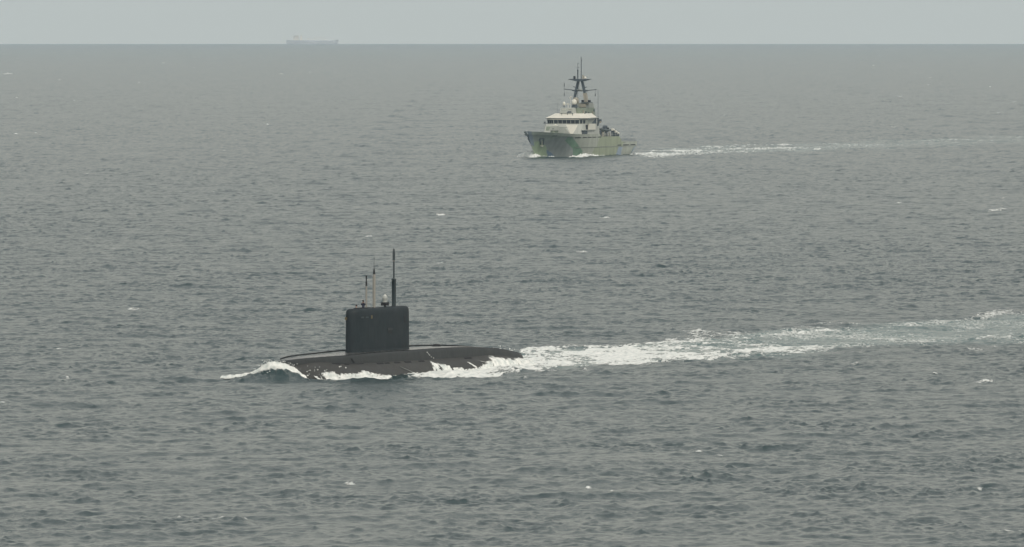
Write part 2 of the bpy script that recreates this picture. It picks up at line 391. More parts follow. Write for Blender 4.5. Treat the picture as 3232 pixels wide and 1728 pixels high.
# ------------------------------------------------------------------ mesh builder
class MB:
    def __init__(s): s.v = []; s.f = []; s.sm = []
    def add(s, vs, fs, smooth=False):
        n = len(s.v); s.v += [tuple(p) for p in vs]
        s.f += [tuple(i + n for i in f) for f in fs]; s.sm += [smooth] * len(fs)
        return s
    def hexa(s, p):          # 8 points: bottom ring 0-3, top ring 4-7
        return s.add(p, [(3, 2, 1, 0), (4, 5, 6, 7), (0, 1, 5, 4), (1, 2, 6, 5), (2, 3, 7, 6), (3, 0, 4, 7)])
    def box(s, x0, x1, y0, y1, z0, z1, tx=0.0, ty=0.0, t0=None):
        """box; top may shrink by tx, ty on each side"""
        return s.hexa([(x0, y0, z0), (x1, y0, z0), (x1, y1, z0), (x0, y1, z0),
                       (x0 + tx, y0 + ty, z1), (x1 - tx, y0 + ty, z1), (x1 - tx, y1 - ty, z1), (x0 + tx, y1 - ty, z1)])
    def cyl(s, a, b, r0, r1=None, n=12, caps=True):
        r1 = r0 if r1 is None else r1
        a, b = Vector(a), Vector(b); d = (b - a).normalized()
        q = d.to_track_quat('Z', 'Y')
        vs = []
        for c, r in ((a, r0), (b, r1)):
            for i in range(n):
                t = 2 * math.pi * i / n
                vs.append(c + q @ Vector((r * math.cos(t), r * math.sin(t), 0)))
        fs = [(i, (i + 1) % n, n + (i + 1) % n, n + i) for i in range(n)]
        s.add(vs, fs, True)
        if caps: s.add(vs, [tuple(range(n))[::-1], tuple(range(n, 2 * n))])
        return s
    def path(s, pts, r, n=8):
        for a, b in zip(pts, pts[1:]): s.cyl(a, b, r, r, n)
        return s
    def lathe(s, prof, c=(0, 0, 0), n=20, smooth=True):
        """profile [(r, z)] turned about a vertical axis through c"""
        vs = []; m = len(prof)
        for r, z in prof:
            for i in range(n):
                t = 2 * math.pi * i / n
                vs.append((c[0] + r * math.cos(t), c[1] + r * math.sin(t), c[2] + z))
        fs = []
        for j in range(m - 1):
            for i in range(n):
                fs.append((j * n + i, j * n + (i + 1) % n, (j + 1) * n + (i + 1) % n, (j + 1) * n + i))
        s.add(vs, fs, smooth)
        s.add(vs[:n], [tuple(range(n))[::-1]]); s.add(vs[-n:], [tuple(range(n))])
        return s
    def loft(s, rings, smooth=True, closed=True, cap=True):
        n = len(rings[0]); vs = [p for r in rings for p in r]; fs = []
        for j in range(len(rings) - 1):
            for i in range(n if closed else n - 1):
                k = (i + 1) % n
                fs.append((j * n + i, j * n + k, (j + 1) * n + k, (j + 1) * n + i))
        s.add(vs, fs, smooth)
        if cap:
            s.add(rings[0], [tuple(range(n))[::-1]]); s.add(rings[-1], [tuple(range(n))])
        return s
    def prism(s, poly, z0, z1, top=None):
        """plan polygon [(x, y)] extruded; top = other polygon for a sloping wall"""
        top = top or poly; n = len(poly)
        return s.loft([[(x, y, z0) for x, y in poly], [(x, y, z1) for x, y in top]], smooth=False)
    def side(s, poly, y0, y1):
        """side-view polygon [(x, z)] extruded across"""
        return s.loft([[(x, y0, z) for x, z in poly], [(x, y1, z) for x, z in poly]], smooth=False)
    def build(s, name, mat, parent=None, recalc=True):
        me = bpy.data.meshes.new(name)
        me.from_pydata(s.v, [], s.f)
        me.polygons.foreach_set('use_smooth', s.sm)
        me.materials.append(mat)
        if recalc:
            import bmesh
            bm = bmesh.new(); bm.from_mesh(me)
            bmesh.ops.remove_doubles(bm, verts=bm.verts, dist=1e-4) if False else None
            bmesh.ops.recalc_face_normals(bm, faces=bm.faces)
            bm.to_mesh(me); bm.free()
        me.update()
        o = bpy.data.objects.new(name, me); COL.objects.link(o)
        if parent: o.parent = parent
        return o

def empty(name, loc, rz=0.0):
    o = bpy.data.objects.new(name, None); COL.objects.link(o)
    o.location = loc; o.rotation_euler = (0, 0, rz)
    o.empty_display_size = 2.0
    return o

def lerp_tab(tab, x):
    """tab [(x, v...)] ascending"""
    if x <= tab[0][0]: return tab[0][1:]
    for a, b in zip(tab, tab[1:]):
        if x <= b[0]:
            t = (x - a[0]) / (b[0] - a[0])
            return tuple(p + (q - p) * t for p, q in zip(a[1:], b[1:]))
    return tab[-1][1:]

def smooth_tab(tab, x):
    """same with smoothstep-free catmull interpolation on each column"""
    xs = [t[0] for t in tab]
    if x <= xs[0]: return tab[0][1:]
    if x >= xs[-1]: return tab[-1][1:]
    i = max(k for k in range(len(xs)) if xs[k] <= x); i = min(i, len(xs) - 2)
    t = (x - xs[i]) / (xs[i + 1] - xs[i]); res = []
    for c in range(1, len(tab[0])):
        p1, p2 = tab[i][c], tab[i + 1][c]; h = xs[i + 1] - xs[i]
        m1 = (p2 - tab[i - 1][c]) / (xs[i + 1] - xs[i - 1]) * h if i > 0 else (p2 - p1)
        m2 = (tab[i + 2][c] - p1) / (xs[i + 2] - xs[i]) * h if i + 2 < len(xs) else (p2 - p1)
        res.append((2*t**3-3*t**2+1)*p1 + (t**3-2*t**2+t)*m1 + (-2*t**3+3*t**2)*p2 + (t**3-t**2)*m2)
    return tuple(res)
# ------------------------------------------------------------------ submarine (x forward, y to port, z up, 0 = waterline)
def rubber(name, col, rough, tile=0.8, spec=0.5, wetline=None):
    """anechoic rubber coating: faint tile joints and blotches, damp sheen"""
    m, N, L, o = nmat(name)
    p = N.new('ShaderNodeBsdfPrincipled')
    tc = N.new('ShaderNodeTexCoord')
    nz = N.new('ShaderNodeTexNoise'); nz.inputs['Scale'].default_value = 0.55; nz.inputs['Detail'].default_value = 6
    nz.inputs['Roughness'].default_value = 0.6
    L.new(tc.outputs['Object'], nz.inputs['Vector'])
    n2 = N.new('ShaderNodeTexNoise'); n2.inputs['Scale'].default_value = 4.0; n2.inputs['Detail'].default_value = 3
    mp = N.new('ShaderNodeMapping'); mp.inputs['Scale'].default_value = (1, 1, 0.16)
    L.new(tc.outputs['Object'], mp.inputs[0]); L.new(mp.outputs[0], n2.inputs['Vector'])
    ad = N.new('ShaderNodeMath'); ad.operation = 'ADD'
    L.new(nz.outputs[0], ad.inputs[0]); L.new(n2.outputs[0], ad.inputs[1])
    mr = N.new('ShaderNodeMapRange'); mr.inputs[1].default_value = 0.7; mr.inputs[2].default_value = 1.3
    mr.inputs[3].default_value = 0.72; mr.inputs[4].default_value = 1.3
    L.new(ad.outputs[0], mr.inputs[0])
    mul = N.new('ShaderNodeVectorMath'); mul.operation = 'SCALE'; mul.inputs[0].default_value = col
    L.new(mr.outputs[0], mul.inputs['Scale']); L.new(mul.outputs[0], p.inputs['Base Color'])
    mr2 = N.new('ShaderNodeMapRange'); mr2.inputs[1].default_value = 0.3; mr2.inputs[2].default_value = 0.7
    mr2.inputs[3].default_value = rough * 0.8; mr2.inputs[4].default_value = min(1, rough * 1.2)
    L.new(nz.outputs[0], mr2.inputs[0]); L.new(mr2.outputs[0], p.inputs['Roughness'])
    p.inputs['Specular IOR Level'].default_value = spec
    b = N.new('ShaderNodeBump'); b.inputs['Strength'].default_value = 0.35; b.inputs['Distance'].default_value = 0.05
    L.new(n2.outputs[0], b.inputs['Height']); L.new(b.outputs[0], p.inputs['Normal'])
    L.new(p.outputs[0], o.inputs[0])
    return m

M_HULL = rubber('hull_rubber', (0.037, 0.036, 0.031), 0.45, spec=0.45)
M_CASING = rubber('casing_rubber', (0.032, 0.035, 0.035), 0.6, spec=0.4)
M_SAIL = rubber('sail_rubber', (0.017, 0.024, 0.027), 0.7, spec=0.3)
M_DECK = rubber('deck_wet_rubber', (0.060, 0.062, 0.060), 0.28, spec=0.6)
M_BLACK = paint('black_opening', (0.012, 0.012, 0.013), 0.8)
M_MASTD = paint('mast_dark_paint', (0.035, 0.048, 0.052), 0.5)
M_MASTL = paint('mast_pale_metal', (0.26, 0.25, 0.22), 0.45, var=0.1)
M_DOME = paint('dome_plastic', (0.36, 0.38, 0.36), 0.3, var=0.05)
M_WHITE = paint('white_fitting', (0.75, 0.74, 0.68), 0.4, var=0.05)
M_YEL = paint('lamp_glass_amber', (0.13, 0.105, 0.05), 0.4)
M_NAVY = paint('navy_cloth', (0.020, 0.024, 0.045), 0.9, scale=5)
M_SKIN = paint('skin', (0.42, 0.25, 0.18), 0.6, var=0.05)
M_HAIR = paint('dark_hair', (0.03, 0.02, 0.018), 0.8)
M_CAPK = paint('dark_cap', (0.02, 0.02, 0.022), 0.8)

sub_root = empty('submarine', (SUBX, SUBY, drop(SUBX, SUBY)), math.atan2(SUB_F[1], SUB_F[0]))
setp(sub_root, 'black surfaced submarine with one tall slab sail and raised masts, white wave over its nose', 'submarine')

# outer hull: station x -> radius, centre height
def hull_rc(x):
    if x > 14: r = 4.75 * math.sqrt(max(0.0, 1 - ((x - 14) / 13.6) ** 2.3))
    elif x > -22: r = 4.75
    else: r = 4.75 * max(0.02, 1 - ((-22 - x) / 26.0) ** 1.9)
    z = -2.35 + (0.16 * (x - 14) / 4 if x > 14 else 0)
    if x < -22: z = -2.35 + 0.012 * (-22 - x)
    return r, z
def cas(x):
    """casing: half width, deck height"""
    return smooth_tab([(-37.6, 0.30, 0.6), (-36.9, 0.9, 1.15), (-36, 1.3, 1.45), (-34, 1.7, 1.72), (-31, 2.05, 2.06), (-27.5, 2.3, 2.42), (-21, 2.5, 2.76),
                       (-14, 2.5, 2.92), (-6, 2.5, 2.92), (6, 2.4, 2.87), (12, 2.2, 2.75), (17, 1.75, 2.70), (21, 1.1, 2.60), (24.4, 0.25, 2.4)], x)

mb = MB(); rings = []
for i in range(111):
    x = 27.5 - 73.5 * (i / 110.0)
    if i < 12: x = 27.5 - 0.6 * 12 * 0.92 * (i / 12.0) ** 1.6
    r, z = hull_rc(x); r = max(r, 0.03)
    rings.append([(x, r * math.cos(t), z + r * math.sin(t)) for t in [2 * math.pi * k / 48 for k in range(48)]])
mb.loft(rings); hull = mb.build('hull', M_HULL, sub_root)
# casing sides: from deck edge down into the hull, a sharp line of shadow gap where it meets it
mb = MB(); rings = []; deck_l = []
for i in range(128):
    x = 24.4 - 62.0 * i / 127.0
    w, z = cas(x)
    rr, zc = hull_rc(x)
    rr = max(rr, 0.3); wo = min(w + 0.12, rr * 0.98)
    zb = zc + math.sqrt(max(rr * rr - wo * wo, 0.01)) - 0.35
    zb = min(zb, z - 0.3)
    rd = 0.30 * min(1, w)
    sec = [(x, wo, zb), (x, w + 0.05, z - rd - 0.2), (x, w, z - rd), (x, w - rd * 0.3, z - rd * 0.3), (x, w - rd, z)]
    rings.append(sec + [(p[0], -p[1], p[2]) for p in sec[::-1]])
mb.loft(rings, closed=False, cap=False)
for r in (rings[0], rings[-1]): mb.add(r, [tuple(range(10))])
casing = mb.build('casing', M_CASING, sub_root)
# wet deck strip on top (slightly cambered, proud of the casing)
mb = MB(); rings = []
for i in range(128):
    x = 24.2 - 61.3 * i / 127.0
    w, z = cas(x); rd = 0.30 * min(1, w); ww = max(0.05, w - rd * 0.6)
    rings.append([(x, ww * c, z + 0.004 + 0.05 * (1 - c * c)) for c in (1, 0.6, 0.2, -0.2, -0.6, -1)])
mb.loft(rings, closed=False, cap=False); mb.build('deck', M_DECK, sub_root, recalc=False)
# low toe rail along the starboard deck edge
mb = MB(); pts = []
for i in range(60):
    x = 23.4 - 57.0 * i / 59.0
    w, z = cas(x); pts.append((x, -(w + 0.02), z + 0.16))
mb.path(pts, 0.10, 6)
mb.build('deck_rail', M_BLACK, sub_root)

# flooding slots where the casing meets the hull, port and starboard
def slot(x0, x1, dark=True, dz=0.0, h=0.26):
    for s in (1, -1):
        b = MB(); ring = []
        for x in (x0, (x0 + x1) / 2, x1):
            rr, zc = hull_rc(x); w, z = cas(x)
            a0 = math.acos(min(1, (w + 0.22) / rr)) if w + 0.22 < rr else 0.2
            pr = []
            for q in (0.0, 1.0):
                a = a0 - q * h / rr - dz
                pr.append((x, s * (rr + 0.03) * math.cos(a), zc + (rr + 0.03) * math.sin(a)))
            for q in (1.0, 0.0):
                a = a0 - q * h / rr - dz
                pr.append((x, s * (rr - 0.1) * math.cos(a), zc + (rr - 0.1) * math.sin(a)))
            ring.append(pr)
        b.loft(ring, smooth=False); b.build('flood_slot', M_BLACK, sub_root)
for x0, x1 in ((15.5, 13.9), (12.8, 11.9), (5.0, 3.4), (3.0, 1.9), (0.6, -0.8), (-2.0, -3.6), (-5.6, -7.0), (-17.6, -19.4)):
    slot(x1, x0)
slot(8.2, 15.2, h=0.10)
b = MB(); w, z = cas(10.5)          # small recess in the casing side ahead of the sail
b.add([(10.9, w + 0.10, z - 0.45), (10.6, w + 0.10, z - 0.45), (10.0, w + 0.17, z - 1.0), (10.3, w + 0.17, z - 1.0),
       (10.9, w - 0.1, z - 0.45), (10.6, w - 0.1, z - 0.45), (10.0, w - 0.1, z - 1.0), (10.3, w - 0.1, z - 1.0)],
      [(0, 1, 2, 3), (7, 6, 5, 4), (0, 3, 7, 4), (1, 5, 6, 2), (0, 4, 5, 1), (3, 2, 6, 7)])
b.build('casing_recess', M_BLACK, sub_root)
# bitt / hatch coaming aft on the deck
b = MB(); w, z = cas(-18); b.lathe([(0.55, -0.1), (0.55, 0.22), (0.42, 0.32), (0.05, 0.36)], (-17.5, -1.1, z), 16); b.build('deck_hatch', M_BLACK, sub_root)

# ---- sail: rounded nose, long flat sides, narrower square tail, rounded shoulders
SL0, SL1 = 7.1, -7.0
def sail_plan(z_in, inset=0.0):
    W = 1.16; pts = []
    n = 14
    for k in range(n + 1):                       # nose half ellipse
        t = -math.pi / 2 + math.pi * k / n
        pts.append((SL0 - 1.9 + (1.9 - inset) * math.cos(t), (W - inset) * math.sin(t)))
    tail = [(SL0 - 5.0, W), (-1.5, W * 0.98), (-5.0, W * 0.84), (-6.5, W * 0.74), (-6.85, W * 0.68), (-7.0, W * 0.5)]
    for x, y in tail: pts.append((max(x, SL1 + inset), y - inset))
    for x, y in tail[::-1]: pts.append((max(x, SL1 + inset), -(y - inset)))
    return pts
def sail_top(x):  return 8.42 + 0.00 * x + (0.0 if x < 2 else -0.004 * (x - 2) ** 2)
rings = []
for zf, inset in [(2.2, 0.0), (4.0, 0.0), (5.8, 0.01), (7.45, 0.012), (7.85, 0.04), (8.02, 0.10), (8.15, 0.20), (8.23, 0.34), (8.27, 0.55)]:
    pl = sail_plan(zf, inset)
    ring = []
    for x, y in pl:
        xx = x
        if zf > 6.9 and x > SL0 - 2.0:           # big rounded upper fore corner
            xx = min(x, SL0 - 0.80 * (1 - math.sqrt(max(0, 1 - ((zf - 7.4) / 0.89) ** 2))) ) if zf > 7.4 else x
        ring.append((xx, y, zf + (0.05 if zf > 7.7 and x < -4 else 0)))
    rings.append(ring)
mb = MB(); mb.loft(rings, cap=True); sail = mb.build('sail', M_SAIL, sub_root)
def spart(name, mat, b): return b.build(name, mat, sail)
# fillet where sail meets deck
b = MB(); pl = sail_plan(0); b.loft([[(x * 1.0, y * 1.16, 2.4) for x, y in pl], [(x, y * 1.02, 3.25) for x, y in pl]], cap=False)
spart('sail_fairing', M_SAIL, b)
# bridge cockpit rim and windscreen near the nose
b = MB()
for k in range(18):
    t0, t1 = 2 * math.pi * k / 18, 2 * math.pi * (k + 1) / 18
    b.cyl((4.6 + 0.95 * math.cos(t0), 0.50 * math.sin(t0), 8.29), (4.6 + 0.95 * math.cos(t1), 0.5 * math.sin(t1), 8.29), 0.06, n=6)
spart('cockpit_rim', M_BLACK, b)
b = MB(); b.box(3.1, 4.4, -0.5, 0.5, 8.24, 8.37); b.box(1.5, 2.9, -0.4, 0.4, 8.24, 8.34); spart('cockpit_hatch', M_BLACK, b)
# nav lamps on the side of the nose
for y in (1.16, -1.16):
    b = MB(); b.box(3.37, 3.63, y - 0.07, y + 0.07, 7.0, 7.42); spart('navigation_lamp', M_YEL, b)
b = MB(); b.box(6.85, 7.12, -0.62, -0.36, 6.9, 7.25); spart('navigation_lamp', M_YEL, b)
b = MB(); b.box(5.2, 6.1, 1.05, 1.135, 7.12, 7.30); b.box(4.3, 5.0, 1.12, 1.175, 7.12, 7.28); spart('bridge_window', M_MASTD, b)
# side recess with hood amidships, door seam aft
b = MB(); b.box(-1.9, -0.6, 1.08, 1.20, 5.45, 5.72); spart('vent_hood', M_CASING, b)
b = MB(); b.box(-1.75, -0.75, 1.08, 1.165, 5.05, 5.42); spart('vent_recess', M_BLACK, b)
b = MB(); b.box(-5.55, -5.2, 0.80, 0.985, 6.3, 7.1); spart('side_port', M_BLACK, b)
# tail of the sail: dark notch with white stern lamp
b = MB(); b.box(-7.06, -6.6, -0.42, 0.42, 7.62, 8.25); spart('stern_notch', M_BLACK, b)
b = MB(); b.lathe([(0.02, 0), (0.11, 0.03), (0.13, 0.14), (0.1, 0.24), (0.02, 0.28)], (-7.10, 0.25, 7.32), 12); spart('stern_lamp', M_WHITE, b)

# ---- masts
def mast_at(px): return None
T = 8.15
# thin pale aerial with dark head (foremost)
b = MB(); x0 = 2.55
b.lathe([(0.105, 0), (0.105, 2.85)], (x0, -0.1, T), 10)
a1 = spart('radio_mast', M_MASTL, b)
b = MB(); b.lathe([(0.11, 2.85), (0.11, 3.35), (0.06, 3.45), (0.06, 3.6), (0.09, 3.7), (0.09, 3.95), (0.12, 4.0), (0.12, 4.12), (0.02, 4.15)], (x0, -0.1, T), 10)
b.build('mast_head', M_BLACK, a1)
# pale snorkel-like mast, dark cone and whip
b = MB(); x1 = 0.75
b.lathe([(0.18, 0), (0.18, 4.1), (0.14, 4.25)], (x1, 0, T), 14)
b.cyl((x1 + 0.17, 0.03, T), (x1 + 0.17, 0.03, T + 4.1), 0.035, n=6)
a2 = spart('antenna_mast', M_MASTL, b)
b = MB(); b.lathe([(0.14, 4.25), (0.13, 4.5), (0.06, 4.95), (0.05, 5.0)], (x1, 0, T), 14); b.build('mast_cone', M_BLACK, a2)
b = MB(); b.lathe([(0.05, 5.0), (0.045, 5.25), (0.028, 5.3), (0.022, 6.1), (0.045, 6.12), (0.045, 6.35), (0.01, 6.38)], (x1, 0, T), 8); b.build('whip_antenna', M_MASTD, a2)
# radar dome on a dark box
x2 = -2.05
b = MB(); b.cyl((x2, 0, T), (x2, 0, T + 0.32), 0.12, n=12); b.box(x2 - 0.40, x2 + 0.40, -0.36, 0.36, T + 0.30, T + 0.72)
a3 = spart('dome_pedestal', M_BLACK, b)
b = MB(); b.lathe([(0.30, 0.72), (0.27, 0.85), (0.30, 1.0), (0.34, 1.15), (0.33, 1.35), (0.24, 1.52), (0.08, 1.60), (0.01, 1.61)], (x2, 0, T), 20)
b.build('glass_dome', M_DOME, a3)
b = MB(); b.lathe([(0.16, 1.55), (0.13, 1.63), (0.02, 1.68)], (x2 - 0.02, 0, T), 12); b.build('dome_cap', M_WHITE, a3)
# tall dark periscope
x3 = -4.35
b = MB(); b.lathe([(0.26, 0), (0.26, 3.45), (0.33, 3.46), (0.33, 3.58), (0.12, 3.6)], (x3, 0, T), 16); a4 = spart('periscope', M_MASTD, b)
b = MB(); b.lathe([(0.105, 3.6), (0.105, 5.75)], (x3, 0, T), 12); b.build('periscope_tube', M_MASTD, a4)
b = MB(); b.lathe([(0.15, 5.75), (0.15, 5.84)], (x3, 0, T), 12); b.build('periscope_ring', M_MASTL, a4)
b = MB(); b.lathe([(0.155, 5.84), (0.17, 6.6), (0.15, 7.0), (0.09, 7.25), (0.06, 7.33), (0.02, 7.36)], (x3, 0, T), 12); b.build('periscope_head', M_MASTD, a4)

# after hydroplane post / tail fin just awash is under foam; upper rudder tip of the tail cone
def sub_world(x, y, z):
    p = Vector((SUBX, SUBY, drop(SUBX, SUBY)))
    return p + Vector((SUB_F[0] * x + SUB_P[0] * y, SUB_F[1] * x + SUB_P[1] * y, z))

# ------------------------------------------------------------------ people on the bridge
def skin_body(name, verts, edges, radii, mat, parent=None, root=0, sub=2):
    me = bpy.data.meshes.new(name); me.from_pydata(verts, edges, [])
    o = bpy.data.objects.new(name, me); COL.objects.link(o)
    if parent: o.parent = parent
    sk = o.modifiers.new('skin', 'SKIN'); sk.use_smooth_shade = True
    for i, r in enumerate(radii):
        v = me.skin_vertices[0].data[i]; v.radius = r if isinstance(r, tuple) else (r, r); v.use_root = (i == root)
    ss = o.modifiers.new('sub', 'SUBSURF'); ss.levels = sub; ss.render_levels = sub
    me.materials.append(mat)
    dg = bpy.context.evaluated_depsgraph_get()
    ev = o.evaluated_get(dg); m2 = bpy.data.meshes.new_from_object(ev)
    o.modifiers.clear(); o.data = m2
    m2.materials.clear(); m2.materials.append(mat)
    return o

def person(x, y, z, face_rz, label, pose, group):
    """standing figure, origin at the feet; x forward of the figure"""
    R = empty('person', sub_world(x, y, z), math.atan2(SUB_F[1], SUB_F[0]) + face_rz)
    setp(R, label, 'person', group)
    # body (skin): legs, trunk, neck, head, arms raised or lowered
    if pose == 'binoculars':
        eL, eR = (0.20, 0.27, 1.20), (0.20, -0.27, 1.20); hL, hR = (0.27, 0.08, 1.56), (0.27, -0.08, 1.56)
    else:
        eL, eR = (0.02, 0.30, 1.12), (0.02, -0.30, 1.12); hL, hR = (0.25, 0.24, 1.02), (0.25, -0.24, 1.02)
    V = [(0, 0, 0.95), (0, 0, 1.15), (0, 0, 1.38), (0.01, 0, 1.50), (0.03, 0, 1.60), (0.03, 0, 1.72),
         (0, 0.10, 0.88), (0.01, 0.11, 0.48), (0, 0.12, 0.08), (0.14, 0.13, 0.04),
         (0, -0.10, 0.88), (0.01, -0.11, 0.48), (0, -0.12, 0.08), (0.14, -0.13, 0.04),
         (0, 0.19, 1.40), eL, hL, (0, -0.19, 1.40), eR, hR]
    E = [(0, 1), (1, 2), (2, 3), (3, 4), (4, 5), (0, 6), (6, 7), (7, 8), (8, 9), (0, 10), (10, 11), (11, 12), (12, 13),
         (2, 14), (14, 15), (15, 16), (2, 17), (17, 18), (18, 19)]
    Rr = [(0.14, 0.15), (0.13, 0.14), (0.14, 0.16), 0.055, 0.085, 0.085, 0.09, 0.06, 0.045, 0.035, 0.09, 0.06, 0.045, 0.035,
          0.065, 0.045, 0.032, 0.065, 0.045, 0.032]
    body = skin_body('body', V, E, Rr, M_SKIN, R)
    J = [(0, 0, 0.84), (0, 0, 0.95), (0, 0, 1.15), (0, 0, 1.38), (0, 0.19, 1.405), tuple(0.9 * a + 0.1 * b for a, b in zip(eL, hL)),
         tuple(0.25 * a + 0.75 * b for a, b in zip(eL, hL)), (0, -0.19, 1.405), tuple(0.9 * a + 0.1 * b for a, b in zip(eR, hR)),
         tuple(0.25 * a + 0.75 * b for a, b in zip(eR, hR)), (0.0, 0, 1.49)]
    JE = [(0, 1), (1, 2), (2, 3), (3, 4), (4, 5), (5, 6), (3, 7), (7, 8), (8, 9), (3, 10)]
    JR = [(0.17, 0.19), (0.165, 0.18), (0.16, 0.18), (0.16, 0.19), 0.09, 0.07, 0.055, 0.09, 0.07, 0.055, 0.075]
    skin_body('jacket', J, JE, JR, M_NAVY, R)
    TV = [(0, 0, 0.92), (0, 0.10, 0.86), (0.01, 0.11, 0.48), (0, 0.12, 0.12), (0, -0.10, 0.86), (0.01, -0.11, 0.48), (0, -0.12, 0.12)]
    skin_body('trousers', TV, [(0, 1), (1, 2), (2, 3), (0, 4), (4, 5), (5, 6)], [0.14, 0.11, 0.08, 0.065, 0.11, 0.08, 0.065], M_NAVY, R)
    # face: nose, eyes, mouth and ears, each its own small part
    MB().hexa([(0.115, -0.015, 1.64), (0.115, 0.015, 1.64), (0.08, 0.02, 1.64), (0.08, -0.02, 1.64),
               (0.10, -0.008, 1.69), (0.10, 0.008, 1.69), (0.07, 0.01, 1.69), (0.07, -0.01, 1.69)]).build('nose', M_SKIN, R)
    for s in (1, -1):
        MB().lathe([(0.002, -0.03), (0.018, -0.012), (0.018, 0.015), (0.002, 0.03)], (0.03, s * 0.095, 1.665), 8).build('ear', M_SKIN, R)
        MB().lathe([(0.001, -0.012), (0.012, 0), (0.001, 0.012)], (0.108, s * 0.032, 1.69), 8).build('eye', M_HAIR, R)
    MB().box(0.10, 0.118, -0.025, 0.025, 1.605, 1.613).build('mouth', M_HAIR, R)
    # hands: palm, four curled fingers and a thumb each
    for s, h in ((1, hL), (-1, hR)):
        palm = Vector(h)
        HV = [tuple(palm - Vector((0.03, 0, 0.02))), tuple(palm), tuple(palm + Vector((0.035, 0, 0.012)))]; HE = [(0, 1), (1, 2)]; HR = [0.022, 0.028, 0.024]
        for k in range(4):
            base = palm + Vector((0.035, 0, -0.022 + 0.017 * k)); ln = (0.024, 0.028, 0.027, 0.02)[k]
            m1 = base + Vector((ln, -s * 0.006, 0.004)); m2 = m1 + Vector((ln * 0.5, -s * ln * 0.8, 0))
            n0 = len(HV); HV += [tuple(base), tuple(m1), tuple(m2)]; HE += [(2, n0), (n0, n0 + 1), (n0 + 1, n0 + 2)]; HR += [0.010, 0.009, 0.008]
        n0 = len(HV); t1 = palm + Vector((0.008, -s * 0.030, 0.022)); t2 = t1 + Vector((0.022, -s * 0.012, 0.012))
        HV += [tuple(t1), tuple(t2)]; HE += [(1, n0), (n0, n0 + 1)]; HR += [0.011, 0.009]
        skin_body('hand', HV, HE, HR, M_SKIN, R, root=1, sub=1)
    return R
g = 'people on the submarine bridge'
p1 = person(3.75, 0.12, 7.45, 0.5, 'person in a dark navy jacket standing behind the bridge rim, hands raised to the face', 'binoculars', g)
b = MB(); b.lathe([(0.112, 1.70), (0.122, 1.76), (0.118, 1.80), (0.085, 1.84), (0.02, 1.86)], (0.02, 0, 0), 16)
b.build('hair', M_HAIR, p1)
# binoculars are held: a thing of their own
bino = MB(); pos = p1.location
for s in (1, -1): bino.cyl((0.10, s * 0.035, 1.68), (0.26, s * 0.04, 1.67), 0.022, 0.034, 10)
bino.box(0.13, 0.19, -0.03, 0.03, 1.66, 1.69)
bo = bino.build('binoculars', M_BLACK); bo.location = p1.location; bo.rotation_euler = p1.rotation_euler
setp(bo, 'black binoculars held to the face of the standing person on the sail', 'binoculars')
p2 = person(5.2, -0.05, 6.92, -0.4, 'person low in the cockpit near the sail nose, only a dark-haired head showing', 'rest', g)
b = MB(); b.lathe([(0.112, 1.69), (0.125, 1.75), (0.12, 1.80), (0.085, 1.845), (0.02, 1.86)], (0.0, 0, 0), 16)
b.lathe([(0.05, 1.62), (0.09, 1.66), (0.10, 1.72)], (-0.04, 0, 0), 14)
b.build('hair', M_HAIR, p2)
# ------------------------------------------------------------------ white water thrown up by the submarine (real heaps and sheets)
fr = random.Random(4)
def nz1(u, v, s=1.0):
    return float(sample(NZ[0], NZ[1], np.array([u * s + 400.0]), np.array([v * s + 77.0]))[0])

COVER = []
def loft_cov(mbd, rings, cov):
    """loft a sheet and note how solid each row of it is (thin, torn edges)"""
    n0 = len(mbd.v); mbd.loft(rings, closed=False, cap=False)
    m = len(cov)
    for i in range(len(rings)):
        e_ = min(1.0, 0.25 + 0.25 * min(i, len(rings) - 1 - i))
        for j in range(m): COVER.append((n0 + i * m + j, cov[j] * e_))
def set_cover(ob):
    at = ob.data.attributes.new('cover', 'FLOAT', 'POINT'); arr = np.ones(len(ob.data.vertices), dtype=np.float32)
    for i, c in COVER: arr[i] = c
    at.data.foreach_set('value', arr); COVER.clear()
def ribbon(mbd, stations, prof, amp=0.06, sub=8):
    """stations [(x, y, zt, zb, nx, ny)] : crest line; prof [(out, up)] out along (nx, ny), up 0..1 between zb and zt"""
    rings = []
    for i in range(len(stations) - 1):
        for k in range(sub if i < len(stations) - 2 else sub + 1):
            t = k / sub
            s = [a + (b - a) * t for a, b in zip(stations[i], stations[i + 1])]
            x, y, zt, zb, nx, ny = s
            ring = []
            for j, (o_, u_) in enumerate(prof):
                n = nz1(x * 2.3 + y, j * 0.6 + 3, 1.0) + 0.7 * nz1(x * 7 + y * 6, j * 1.7, 1.0)
                top = max(0, u_ - 0.3)
                ring.append((x + nx * (o_ + amp * n), y + ny * (o_ + amp * n), zb + (zt - zb) * u_ + amp * 1.4 * n * top))
            rings.append(ring)
    loft_cov(mbd, rings, [0.35, 0.75, 1, 1, 1, 0.9, 0.7, 0.5, 0.4])

